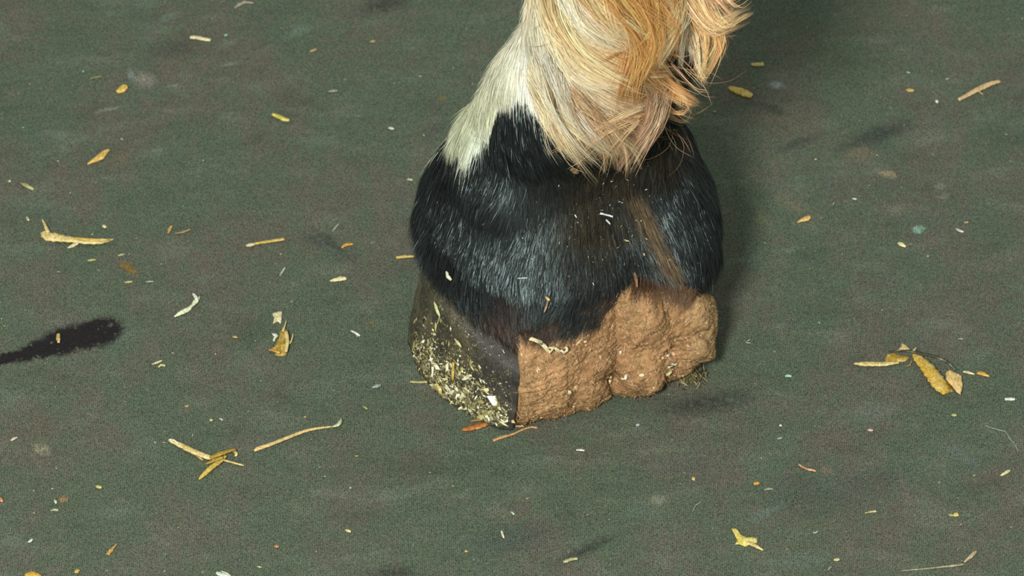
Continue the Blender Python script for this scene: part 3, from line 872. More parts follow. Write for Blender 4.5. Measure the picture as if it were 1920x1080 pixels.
def lay(px, py, lift, on_leg):
    """a point on the mat, or on the leg where on_leg is set, lift metres above it"""
    if not on_leg:
        return ground(px, py, lift), np.array([0, 0, 1.0])
    p, n_ = hit(px, py)
    if p is None: return ground(px, py, lift), np.array([0, 0, 1.0])
    return p + n_ * lift, n_
def strip(name, pts, colour, parent=None, on_leg=False, th=.0005, arch=.25, mat=None, z0=0.0, sub=5):
    """curled blade or stem: pts (px, py, half width px[, height mm])"""
    P = np.array([(*p, 0.0) if len(p) == 3 else p for p in pts], float)
    n_ = max(6, sub * (len(P) - 1) + 1)
    Q = catmull(P, n_)
    Q[:, 2] = np.maximum(Q[:, 2], .35) * (1 + .12 * np.sin(np.arange(n_) * 2.3 + P[0, 0]))
    ctr, up = [], []
    for x, y, w, h in Q:
        a, b = lay(x, y, .0004 + z0 + max(h, 0) * .001, on_leg)
        ctr.append(a); up.append(b)
    ctr, up = np.array(ctr), np.array(up)
    tg = unit(np.gradient(ctr, axis=0))
    sd_ = unit(np.cross(tg, up))
    M = 5
    V = []
    for i in range(n_):
        w = Q[i, 2] * PX * 1.13
        t = min(th, w * .7)
        row = []
        for k in range(M):
            a = -1 + 2 * k / (M - 1)
            row.append(ctr[i] + sd_[i] * a * w + up[i] * (t + arch * w * (1 - a * a)))
        for k in range(M):
            a = 1 - 2 * k / (M - 1)
            row.append(ctr[i] + sd_[i] * a * w * .96 + up[i] * (arch * w * (1 - a * a) * .9 - .0002))
        V += row
    V = np.array(V)
    if not on_leg: V[:, 2] = np.maximum(V[:, 2], .0001 + z0)
    r = 2 * M
    Fq = [(i * r + k, i * r + (k + 1) % r, (i + 1) * r + (k + 1) % r, (i + 1) * r + k) for i in range(n_ - 1) for k in range(r)]
    Fq += [tuple(range(r))[::-1], tuple((n_ - 1) * r + k for k in range(r))]
    c0 = V.mean(0)
    c0[2] = V[:, 2].min() if not on_leg else c0[2]
    o = new_mesh(name, V - c0, Fq, mat or M_HAY, None)
    set_at(o, c0, parent)
    o.color = (*lin(colour), 1)
    return o
def set_at(o, c0, parent):
    if parent is not None:
        o.parent = parent
        o.location = Vector(c0) - parent.location
    else:
        o.location = c0
def flake(name, poly, colour, parent=None, on_leg=False, th=.0006, z0=0.0):
    """torn flat flake: outline in px, with a puckered top"""
    poly = np.array(poly, float)
    # denser, slightly ragged outline
    pp = []
    for a, b in zip(poly, np.roll(poly, -1, 0)):
        k = max(2, int(np.linalg.norm(b - a) / 4))
        for t in range(k):
            pp.append(a + (b - a) * t / k + rng.normal(size=2) * (.45 if t else 0))
    pp = np.array(pp); c = pp.mean(0); m_ = len(pp)
    V, Fq = [], []
    rings_ = [1.0, .8, .45]
    for r in rings_:
        for p in pp:
            x, y = c + (p - c) * r
            h = th * (.5 + .8 * (1 - r) + .35 * math.sin(x * .55) * math.cos(y * .6)) + z0
            V.append(lay(x, y, h, on_leg)[0])
    V.append(lay(c[0], c[1], th * 1.2 + z0, on_leg)[0]); top_i = len(V) - 1
    for p in pp: V.append(lay(p[0], p[1], z0 + .00005, on_leg)[0])
    V.append(lay(c[0], c[1], z0 + .00005, on_leg)[0]); bot_i = len(V) - 1
    b0 = top_i + 1
    for k in range(m_):
        k2 = (k + 1) % m_
        for j in range(2): Fq.append((j * m_ + k, j * m_ + k2, (j + 1) * m_ + k2, (j + 1) * m_ + k))
        Fq.append((2 * m_ + k, 2 * m_ + k2, top_i))
        Fq.append((b0 + k, b0 + k2, k2, k))
        Fq.append((b0 + k2, b0 + k, bot_i))
    V = np.array(V); c0 = V.mean(0)
    if not on_leg: c0[2] = V[:, 2].min()
    o = new_mesh(name, V - c0, Fq, M_HAY, None)
    bm_ = bmesh.new(); bm_.from_mesh(o.data); bmesh.ops.recalc_face_normals(bm_, faces=bm_.faces); bm_.to_mesh(o.data); bm_.free()
    set_at(o, c0, parent)
    o.color = (*lin(colour), 1)
    return o
def empty(name, px, py, label, cat):
    o = bpy.data.objects.new(name, None)
    o.empty_display_size = .01
    COL.objects.link(o)
    o.location = ground(px, py)
    return tag(o, label, cat)

# --- the large pieces of hay, each with its blades
e = empty('hay_piece', 140, 450, 'largest pale hay leaf on the left, frayed, ending in a point, above the wet stain', 'hay')
strip('blade', [(83, 436, 7), (92, 444, 11, .4), (112, 447, 9, .8), (135, 450, 7, .6), (165, 453, 7, .8), (190, 453, 6, .5), (213, 449, 1)], STR, e)
strip('sliver', [(79, 411, 1), (84, 422, 2.2, .5), (90, 436, 3.2, .8)], STR, e, z0=.0004)
strip('sliver', [(127, 465, 1), (135, 462, 3), (146, 456, 3, .6)], PAL, e)
strip('sliver', [(102, 437, 1, .8), (108, 443, 2, 1), (107, 452, 1, .6)], STR, e, z0=.0006)
strip('blade', [(140, 447, 2, 1), (165, 450, 3, 1.2), (205, 450, 1.6, .8)], YEL, e, z0=.0007)

e = empty('hay_clump', 523, 645, 'mustard yellow torn hay clump with thin whiskers, below the square cream flake', 'hay')
flake('flake', [(526, 620), (533, 616), (540, 619), (541, 645), (537, 666), (526, 668), (516, 666), (517, 659), (503, 656), (514, 650), (520, 640), (524, 630)], OLV, e, th=.0012)
strip('whisker', [(530, 622, 2, .8), (534, 611, 1.2, 1.5), (537, 600, .6, 1)], STR, e)
strip('whisker', [(541, 646, 1.4, .6), (546, 640, 1.4, 1), (550, 625, .8, .6)], STR, e)
flake('chip', [(510, 625), (518, 625), (522, 630), (517, 634), (514, 641), (511, 638), (514, 631)], WHT, e)
strip('blade', [(536, 622, 3, 1.2), (539, 640, 3, 1.4), (536, 660, 2.5, 1)], STR, e, z0=.0006)
strip('sliver', [(504, 656, 1, .3), (514, 658, 2.5, .8), (525, 662, 2, 1)], ORA, e, z0=.0005)

o = flake('hay_flake', [(511, 587), (518, 586), (522, 584), (529, 585), (528, 598), (526, 608), (520, 602), (512, 607), (514, 595)], PAL, th=.0008)
tag(o, 'square cream flake with torn edges just above the mustard yellow clump', 'hay')

e = empty('straw_tangle', 390, 860, 'broken straw tangle with crossing stems and one pale frayed end, lower left', 'straw')
strip('stem', [(318, 825, 4), (340, 836, 5, .6), (365, 848, 5.5, .8), (388, 857, 5, .8), (406, 862, 3, .6)], STR, e)
strip('stem', [(373, 899, 1.4), (384, 889, 4, .3), (398, 876, 4.5, .8), (412, 866, 4, 1.2), (424, 855, 2, 1)], YEL, e)
strip('blade', [(394, 860, 3, 1), (412, 852, 4, 1.6), (430, 846, 3, 1.6), (442, 843, 1.6, 1)], OLV, e, z0=.0004)
strip('sliver', [(438, 846, 2), (443, 851, 2.6, .5), (441, 856, 1.4)], STR, e)
strip('stem', [(416, 862, 1.6, .8), (438, 868, 1.6, .4), (457, 873, 1.2)], STR, e)
strip('sliver', [(362, 850, 1), (372, 857, 1.6), (381, 863, 1)], ORA, e)
strip('sliver', [(317, 824, 1.2, .4), (326, 826, 1.6, .8), (334, 832, 1.4, 1)], WHT, e, z0=.0004)
strip('blade', [(385, 870, 1), (392, 868, 2, .8), (418, 858, 3, 2)], OLV, e, z0=.0008)

e = empty('long_straw', 560, 815, 'longest thin curved straw, tip with a small pale green leaf, right of the tangle', 'straw')
strip('stem', [(477, 846, 2), (486, 841, 4, .2), (510, 833, 3.2, .4), (545, 819, 3, .4), (575, 808, 2.6, .4), (600, 803, 2, .3), (624, 800, 1.2)], (224, 196, 132), e)
strip('leaf', [(623, 800, 1, .2), (632, 798, 3, .8), (638, 792, 3, 1.2), (640, 785, .8, .8)], (198, 206, 164), e)

e = empty('hay_piece', 1720, 690, 'largest yellow hay fragment at the right, a dark stem over folded ragged leaves', 'hay')
strip('blade', [(1601, 682, 1), (1618, 683, 4.6, .4), (1640, 683, 5, .6), (1662, 683, 4, .6), (1686, 680, 1.6, .4)], STR, e)
flake('flake', [(1659, 673), (1664, 664), (1676, 661), (1688, 667), (1706, 668), (1702, 674), (1697, 678), (1686, 678), (1672, 679), (1662, 681)], OLV, e, th=.0012)
flake('flake', [(1684, 656), (1690, 649), (1691, 643), (1700, 648), (1707, 657), (1698, 660)], STR, e, th=.0009)
strip('stem', [(1667, 659, 1.4, .8), (1700, 658, 2, 1.6), (1730, 664, 2.2, 2), (1758, 671, 2, 1.6), (1778, 681, 1.8, 1), (1792, 694, .8, .4)], DRK, e, z0=.0006)
strip('blade', [(1712, 665, 2, .6), (1722, 673, 8.5, .8), (1738, 689, 11.5, 1), (1752, 708, 13, .8), (1764, 725, 12.5, .6), (1776, 738, 7, .2)], (206, 170, 64), e)
flake('flake', [(1774, 697), (1780, 693), (1788, 697), (1797, 701), (1803, 705), (1805, 724), (1801, 740), (1793, 735), (1783, 722), (1774, 712)], (224, 192, 122), e, th=.0016, z0=.0006)
strip('sliver', [(1806, 697, 1.4), (1816, 699, 2.4), (1827, 702, 1)], PAL, e)
strip('sliver', [(1711, 661, 1.4, .6), (1714, 657, 2, 1), (1718, 652, 1)], PAL, e, z0=.0006)
strip('sliver', [(1700, 687, .8), (1706, 684, 1.5), (1710, 676, 1.2)], (150, 128, 70), e)
flake('flake', [(1758, 722), (1772, 712), (1784, 722), (1788, 735), (1776, 739), (1762, 734)], (128, 98, 24), e, th=.0009)

e = empty('hay_flake', 1398, 1010, 'yellow star-shaped hay flake with a thin spur near the bottom edge', 'hay')
flake('flake', [(1371, 991), (1380, 991), (1386, 999), (1393, 1005), (1403, 1008), (1412, 1007), (1420, 1009), (1419, 1018), (1408, 1020), (1397, 1025), (1388, 1021), (1378, 1021), (1383, 1013)], (222, 206, 104), e, th=.0010)
strip('spur', [(1402, 1018, 3.2, .2), (1418, 1025, 3, .3), (1431, 1032, 1)], STR, e)

e = empty('straw', 1835, 170, 'curved pinkish straw with a tiny side twig at upper right', 'straw')
strip('stem', [(1797, 188, 3), (1812, 180, 4, .3), (1828, 171, 5, .4), (1845, 163, 5.4, .4), (1862, 156, 4.5, .3), (1875, 153, 3)], (216, 184, 136), e)
strip('twig', [(1832, 170, 1.2, .4), (1837, 173, 1.4, .4), (1843, 177, .8)], (190, 150, 104), e)

e = empty('pale_leaf', 350, 575, 'forked white-green leaf shred, left of centre above the mat middle', 'leaf')
strip('blade', [(327, 594, 1), (340, 587, 4.4, .3), (352, 581, 4.4, .4), (360, 574, 2.4, .6), (367, 566, 4, .8), (375, 556, 1)], (226, 236, 196), e)
strip('tip', [(362, 551, 1.6, .4), (367, 558, 3, .8), (370, 566, 2, .8)], WHT, e, z0=.0003)

e = empty('straw', 497, 455, 'straight straw with a pale pointed head, left of the black pastern', 'straw')
strip('stem', [(474, 458, 2.2), (500, 454, 2.6, .3), (533, 449, 3)], YEL, e)
strip('head', [(461, 461, 1), (468, 460, 3.4, .3), (478, 458, 2.2, .3)], PAL, e, z0=.0003)

# --- single pieces: (name, label, category, colour, points, group)
ONES = [
    ('straw_chip', 'cream rod-shaped chip high at the left, right of the pinkish scuff', 'straw', PAL, [(356, 71, 2.5), (368, 71, 4), (382, 74, 3.6), (395, 76, 3)]),
    ('hay_flake', 'small kidney-shaped yellow flake left of the pinkish scuff', 'hay', (226, 190, 90), [(218, 172, 3), (226, 171, 6), (232, 165, 7), (238, 162, 4)]),
    ('hay_sliver', 'yellow-green sliver between the cream rod and the leg', 'hay', (206, 196, 88), [(511, 215, 3), (524, 220, 4.4), (534, 225, 4), (543, 226, 2)]),
    ('straw_splinter', 'orange-tan splinter, thick in the middle, at the left edge above the large hay leaf', 'straw', (224, 184, 96), [(164, 308, 1), (178, 301, 5), (188, 295, 7), (198, 286, 4.5), (205, 281, 2)]),
    ('hay_sliver', 'dull cream sliver at the far left above the large hay leaf', 'hay', (170, 166, 116), [(40, 344, 1.5), (50, 349, 4), (63, 356, 2)]),
    ('straw_splinter', 'tiny upright orange splinter right of the large hay leaf', 'straw', (196, 160, 92), [(315, 438, 1), (318, 431, 2.6), (322, 424, 2)]),
    ('straw_splinter', 'thin tan splinter beside the tiny upright orange one', 'straw', (160, 138, 100), [(328, 438, 1), (344, 435, 2), (358, 430, 1.8)]),
    ('hay_sliver', 'orange crescent sliver in the dark scuff left of the leg', 'hay', (214, 164, 74), [(641, 465, 1.4), (648, 460, 3), (662, 458, 2.2)]),
    ('straw_splinter', 'yellow splinter closest to the left side of the black pastern', 'straw', (216, 192, 108), [(743, 484, 2.6), (758, 482, 2.8), (777, 481, 1.6)]),
    ('straw_chip', 'cream wedge-shaped chip below the orange crescent', 'straw', (236, 226, 172), [(619, 527, 1.4), (632, 525, 4), (642, 523, 4.6), (650, 524, 2)]),
    ('chaff_thread', 'fine white thread right of the straight straw', 'chaff', (190, 200, 186), [(525, 517, .8), (530, 509, 1.6), (535, 501, .8)]),
    ('straw_chip', 'small tan chip lying on the black wet stain', 'straw', (196, 172, 100), [(110, 643, 2), (109, 634, 3.4), (110, 626, 2)]),
    ('straw_splinter', 'upper of two small cream splinters right of the wet stain', 'straw', PAL, [(285, 683, .8), (295, 680, 2), (304, 676, 1.4)]),
    ('straw_splinter', 'lower of two small cream splinters right of the wet stain', 'straw', (216, 208, 140), [(297, 689, 1.4), (302, 685, 2), (310, 686, 1.6)]),
    ('chaff_thread', 'short white sliver between the mustard clump and the hoof', 'chaff', WHT, [(658, 620, 1), (667, 625, 2), (675, 630, 1)]),
    ('seed_husk', 'round cream seed above the large hay leaf', 'seed', PAL, [(192, 424, 1.8), (195, 425, 3), (199, 427, 1.8)]),
    ('seed_husk', 'small cream husk far left above the spike of the large hay leaf', 'seed', (190, 190, 150), [(50, 407, 1.4), (52, 411, 2.4), (54, 414, 1.4)]),
    ('hay_sliver', 'small yellow sliver just under the tip of the large hay leaf', 'hay', (190, 186, 112), [(164, 489, 1.4), (171, 488, 2), (179, 487, 1.4)]),
    ('hay_sliver', 'pale green sliver above the rusty brown smear', 'hay', (176, 184, 128), [(221, 480, 1.2), (227, 478, 2), (233, 477, 1.2)]),
    ('hay_sliver', 'cream sliver under the rusty brown smear', 'hay', (206, 196, 140), [(234, 530, 1.2), (241, 529, 1.8), (248, 528, 1.2)]),
    ('chaff_thread', 'greyish white thread right of the cream sliver under the rusty smear', 'chaff', (168, 174, 160), [(273, 529, 1), (281, 528, 1.6), (288, 528, .8)]),
    ('straw_chip', 'white chip at the lower left edge, left of the cream scuff', 'straw', (214, 212, 188), [(20, 826, 1), (26, 823, 2.2), (33, 820, 1)]),
    ('straw_chip', 'small yellow-green chip between the cream scuff and the tangle, below both', 'straw', (206, 202, 116), [(180, 912, 2), (186, 914, 3), (191, 914, 1.6)]),
    ('straw_splinter', 'orange pointed splinter near the bottom left', 'straw', (212, 166, 84), [(202, 1041, 2.6), (208, 1033, 3), (213, 1027, 1.6), (219, 1020, .6)]),
    ('seed_husk', 'yellow oval seed at the bottom left edge', 'seed', (212, 180, 92), [(140, 1074, 1.6), (144, 1072, 3.4), (149, 1069, 1.8)]),
    ('hay_piece', 'mustard hay lump cut by the bottom edge at the far left', 'hay', (206, 166, 60), [(48, 1082, 3), (56, 1078, 6), (66, 1078, 5), (76, 1083, 3)]),
    ('pale_leaf', 'white-green leaf shred cut by the bottom edge', 'leaf', (216, 228, 208), [(406, 1074, 2.4), (414, 1078, 4), (424, 1080, 3), (434, 1084, 1)]),
    ('chaff_thread', 'thin white sliver parallel to the leaf shred at the bottom edge', 'chaff', (216, 228, 208), [(415, 1071, .8), (424, 1075, 1.6), (432, 1080, 1)]),
    ('straw_chip', 'bright white chip near the bottom left, under the orange-brown spot', 'straw', WHT, [(53, 1017, 1.2), (58, 1014, 2.2), (61, 1011, 1.2)]),
    ('hay_sliver', 'pale pair-shaped sliver just below the orange-brown spot', 'hay', (196, 200, 164), [(95, 958, .8), (102, 956, 1.8), (109, 957, 1.6)]),
    ('seed_husk', 'white husk touching the left of the orange-brown spot', 'seed', (214, 216, 192), [(102, 938, 1.2), (104, 941, 2.2), (105, 944, 1.2)]),
    ('hay_sliver', 'orange bit cut by the left edge', 'hay', (216, 140, 92), [(-2, 934, 2), (2, 938, 3), (4, 941, 1.4)]),
    ('seed_husk', 'orange husk at the bottom between the leaf shred and the centre', 'seed', (196, 150, 96), [(514, 1024, 1.4), (518, 1025, 2.6), (523, 1025, 1.4)]),
    ('seed_husk', 'tan husk above the tangle of broken straw', 'seed', (204, 156, 116), [(347, 762, 1.4), (350, 762, 2), (354, 761, 1.4)]),
    ('seed_husk', 'left of two tiny pale seeds above the long curved straw', 'seed', (208, 206, 166), [(393, 789, 1.4), (396, 788, 2.2), (399, 788, 1.4)]),
    ('seed_husk', 'right of two tiny pale seeds above the long curved straw', 'seed', (180, 190, 176), [(411, 785, 1.2), (414, 786, 1.8), (418, 788, 1.2)]),
    ('hay_sliver', 'rusty orange flake in front of the hoof on its left', 'hay', RED, [(866, 807, 1.4), (878, 805, 4.6), (894, 801, 5.6), (908, 797, 5), (917, 795, 2)]),
    ('hay_sliver', 'thin brown sliver between the rusty flake and the chaffy hoof edge', 'hay', (158, 122, 74), [(883, 790, 1), (894, 788, 2.6), (910, 786, 2)]),
    ('straw', 'thin pinkish stem in front of the hoof, slanting down from its muddy heel', 'straw', (206, 160, 108), [(924, 827, 2.2), (940, 821, 2.8), (960, 815, 2), (980, 806, 1.8), (996, 801, 1.8), (1008, 803, 1.8)]),
    ('straw', 'short straw sticking out from the left bottom of the hoof', 'straw', (176, 172, 116), [(769, 716, 2), (785, 717, 2.2), (804, 716, 2)]),
    ('chaff_thread', 'bright white dash below the hoof', 'chaff', WHT, [(1080, 844, 1), (1088, 844, 1.8), (1096, 845, 1)]),
    ('chaff_thread', 'small upright white sliver at the bottom, left of centre', 'chaff', (222, 210, 180), [(940, 995, 1.2), (942, 1002, 2), (945, 1009, .8)]),
    ('seed_husk', 'mint-coloured speck below the hoof, above the upright sliver', 'seed', (176, 206, 176), [(958, 960, 1.2), (961, 962, 1.8), (964, 965, 1.2)]),
    ('seed_husk', 'yellow seed near the bottom, left of the hoof', 'seed', (228, 212, 148), [(648, 994, 1.6), (653, 996, 2.8), (658, 997, 1.6)]),
    ('seed_husk', 'orange seed near the bottom, right of the yellow one', 'seed', (214, 178, 118), [(871, 1034, 1.6), (874, 1034, 2), (877, 1034, 1.4)]),
    ('hay_flake', 'small cream flake pair beside the dark curved scuff at the bottom', 'hay', (186, 184, 136), [(1056, 1054, 2), (1062, 1053, 3), (1072, 1049, 2.6), (1083, 1048, 2.4)]),
    ('chaff_smear', 'bluish white shred left of the hoof near its toe', 'chaff', (156, 172, 166), [(697, 727, 1), (705, 725, 3), (714, 722, 2)]),
    ('seed_husk', 'bright bluish speck on the mat right of the muddy heel, below it', 'seed', (176, 200, 208), [(1192, 798, 1.4), (1196, 797, 2.4), (1199, 796, 1.4)]),
    ('hay_sliver', 'small yellow sliver at the top right of the fetlock feather', 'hay', (222, 198, 122), [(1409, 122, 3), (1420, 122, 4), (1432, 121, 3.6)]),
    ('hay_flake', 'golden oval flake right of the fetlock feather', 'hay', (226, 192, 90), [(1367, 165, 3.4), (1378, 169, 7), (1392, 174, 8.4), (1404, 179, 7), (1410, 181, 4)]),
    ('hay_sliver', 'small dull yellow chip left of the curved pinkish straw', 'hay', (196, 174, 98), [(1699, 169, 2), (1706, 170, 4), (1714, 170, 2)]),
    ('glass_bead', 'tiny bright white dot below the dull yellow chip, top right', 'bead', (240, 250, 246), [(1754, 191, 2.2), (1756, 191, 3), (1759, 192, 2)]),
    ('hay_flake', 'pointed orange flake right of the black pastern', 'hay', (230, 190, 110), [(1495, 417, 1), (1503, 414, 3), (1512, 411, 5), (1518, 407, 3.6)]),
    ('seed_husk', 'cream pointed seed right of the orange flake, below the mint patch', 'seed', (236, 228, 168), [(1684, 456, 2), (1690, 459, 4), (1698, 463, 1.6)]),
    ('seed_husk', 'mint speck above the orange pointed flake', 'seed', (186, 220, 196), [(1598, 373, 1.4), (1602, 373, 2), (1606, 374, 1.4)]),
    ('chaff_thread', 'pinkish white shred right of the mint patch', 'chaff', (216, 206, 190), [(1793, 429, 1.4), (1799, 433, 2.4), (1807, 435, 1.2)]),
    ('seed_husk', 'tan husk above the pinkish white shred', 'seed', (190, 166, 120), [(1808, 418, 1.4), (1812, 417, 1.8), (1816, 417, 1.2)]),
    ('hay_sliver', 'orange-tipped sliver right of the largest yellow hay fragment', 'hay', (220, 172, 76), [(1832, 700, 1.8), (1840, 701, 4), (1849, 704, 2.6), (1855, 706, 1)]),
    ('straw_chip', 'bright white bar-shaped chip at the right edge', 'straw', WHT, [(1884, 749, 2.4), (1893, 749, 2.8), (1903, 749, 2.4)]),
    ('straw_splinter', 'cream splinter near the right edge, below the white bar', 'straw', (232, 224, 178), [(1876, 892, 1), (1884, 888, 2.6), (1894, 882, 2)]),
    ('seed_husk', 'small yellow husk under the largest yellow hay fragment', 'seed', (190, 188, 122), [(1784, 778, 1.6), (1789, 779, 2.6), (1793, 778, 2)]),
    ('seed_husk', 'pink husk in the lower right, left of the curved hair', 'seed', (226, 186, 176), [(1627, 806, 1.4), (1631, 807, 2.6), (1637, 807, 1.4)]),
    ('straw_twig', 'thin brown forked twig above the star-shaped flake', 'straw', (192, 144, 104), [(1498, 871, 1.4), (1505, 876, 1.8), (1514, 880, 2.2), (1524, 882, 2), (1530, 884, 1.2)]),
    ('straw_chip', 'small bright orange chip left of the brown twig', 'straw', (226, 164, 74), [(1413, 908, 2.2), (1418, 907, 2.8), (1424, 906, 2)]),
    ('hay_sliver', 'dull pale sliver right of the small orange chip', 'hay', (160, 166, 140), [(1433, 919, 1.2), (1440, 917, 2), (1449, 917, 1.2)]),
    ('hay_sliver', 'thin yellow sliver in the lower right between twig and bottom edge', 'hay', (206, 194, 132), [(1622, 962, .8), (1632, 960, 1.4), (1643, 959, 2)]),
    ('hay_flake', 'small square yellow chip at the lower right', 'hay', (222, 200, 116), [(1788, 966, 3), (1792, 966, 4), (1797, 965, 3)]),
    ('hay_flake', 'pale green bit touching the left of the small square yellow chip', 'hay', (170, 176, 120), [(1778, 966, 1.2), (1783, 966, 2.4), (1788, 967, 1.4)]),
    ('hay_sliver', 'cream sliver right of the star-shaped flake at the bottom', 'hay', (216, 206, 152), [(1563, 1050, 1.6), (1568, 1050, 2.6), (1574, 1049, 2)]),
    ('straw_splinter', 'pinkish splinter at the bottom right, upper of a pair', 'straw', (196, 178, 142), [(1808, 1054, 1), (1817, 1047, 2.6), (1825, 1040, 3), (1831, 1033, 1.2)]),
    ('straw', 'long faint thread-like straw at the bottom right', 'straw', (164, 160, 130), [(1692, 1070, .7), (1730, 1067, .9), (1768, 1063, 1.4), (1790, 1061, 2), (1808, 1058, 1.2)]),
    ('pale_shred', 'whitish curled shred right of the star-shaped flake', 'chaff', (168, 176, 164), [(1524, 998, 1.2), (1529, 999, 1.8), (1534, 995, 1)]),
    ('pale_shred', 'dull white crescent low between the star flake and the sliver', 'chaff', (150, 158, 144), [(1553, 1069, .9), (1556, 1065, 1.6), (1560, 1063, .9)]),
    ('horse_hair', 'long fine curved hair at the lower right', 'hair', (170, 176, 170), [(1848, 798, .4), (1872, 806, .4), (1886, 810, .4), (1893, 822, .45), (1903, 834, .45), (1909, 846, .4)]),
    ('horse_hair', 'short fine curved hair left of the star-shaped flake', 'hair', (168, 180, 170), [(1315, 941, .4), (1304, 948, .5), (1299, 958, .4)]),
    ('horse_hair', 'tiny V-shaped white fibre right of the muddy heel', 'hair', (180, 190, 176), [(1407, 636, .5), (1399, 642, .7), (1407, 643, .5)]),
    ('seed_husk', 'mint-coloured fleck right of the muddy heel', 'seed', (170, 216, 200), [(1472, 706, 1.6), (1478, 705, 2.6), (1484, 706, 1.6)]),
    ('pale_shred', 'pinkish white wisp at the very top left', 'chaff', (168, 158, 140), [(440, 15, 1.6), (448, 10, 3), (460, 5, 3), (476, 6, 1.4)]),
    ('seed_husk', 'mint fleck right of the cream rod-shaped chip', 'seed', (142, 184, 168), [(420, 67, 1.6), (424, 66, 2.6), (427, 66, 1.6)]),
    ('hay_sliver', 'small tan sliver left of the leg near the top', 'hay', (188, 166, 116), [(581, 97, 1), (587, 95, 2.2), (594, 92, 1.4)]),
    ('seed_husk', 'round tan seed near the top, between the small sliver and the leg', 'seed', (176, 156, 116), [(694, 78, 1.6), (699, 78, 2.8), (704, 77, 1.4)]),
    ('pale_shred', 'faint white shred above the yellow-green sliver', 'chaff', (158, 156, 140), [(616, 172, 1.4), (624, 171, 2.6), (633, 170, 1.4)]),
    ('seed_husk', 'bright white husk left of the leg beside the black border', 'seed', (216, 214, 190), [(728, 240, 1.4), (733, 241, 2.8), (739, 242, 1.4)]),
    ('seed_husk', 'cream husk just left of the widest part of the pastern', 'seed', (190, 190, 152), [(763, 337, 1.4), (768, 337, 2.4), (774, 338, 1.4)]),
    ('seed_husk', 'small cream husk at the far left above the dull cream sliver', 'seed', (220, 200, 158), [(16, 339, 1.6), (18, 340, 2.4), (20, 341, 1.4)]),
    ('seed_husk', 'mint fleck left of the kidney-shaped yellow flake', 'seed', (150, 176, 146), [(154, 134, 1.6), (156, 134, 2.2), (158, 134, 1.6)]),
    ('hay_sliver', 'faint green-tan sliver left of the kidney-shaped flake', 'hay', (134, 134, 96), [(170, 148, 1.2), (180, 145, 2), (192, 143, 1)]),
    ('seed_husk', 'tiny pale husk above the orange-tan splinter', 'seed', (160, 160, 124), [(225, 261, 1), (228, 261, 1.8), (231, 262, 1)]),
    ('seed_husk', 'tiny yellow husk left of the mustard clump', 'seed', (196, 176, 100), [(436, 632, 1.2), (441, 632, 2), (445, 633, 1.2)]),
    ('seed_husk', 'tan husk beneath the golden oval flake, close to the feather', 'seed', (170, 160, 130), [(1337, 210, 1.2), (1340, 210, 2), (1343, 209, 1.2)]),
    ('pale_shred', 'white shred above the small orange chip, lower right', 'chaff', (160, 170, 158), [(1457, 823, 1.2), (1462, 822, 2), (1467, 821, 1.2)]),
    ('seed_husk', 'light blue dot above the white shred, lower right', 'seed', (206, 230, 240), [(1461, 798, 1.6), (1463, 798, 2), (1466, 798, 1.6)]),
    ('chaff_thread', 'faint white dash above the largest yellow hay fragment', 'chaff', (170, 178, 164), [(1796, 635, .8), (1801, 635, 1.1), (1806, 636, .8)]),
    ('chaff_thread', 'thin cream thread inside the dark scuff left of the leg', 'chaff', (172, 172, 158), [(624, 434, 1), (629, 427, 1.7), (636, 419, .7)]),
    ('straw_chip', 'green seed with a stalk left of the hoof', 'seed', (150, 166, 84), [(680, 762, .7), (684, 764, 2), (689, 767, .7)]),
]
for nm, lb, ct, cl, pts in ONES:
    tag(strip(nm, pts, cl, sub=3, th=.0006), lb, ct)
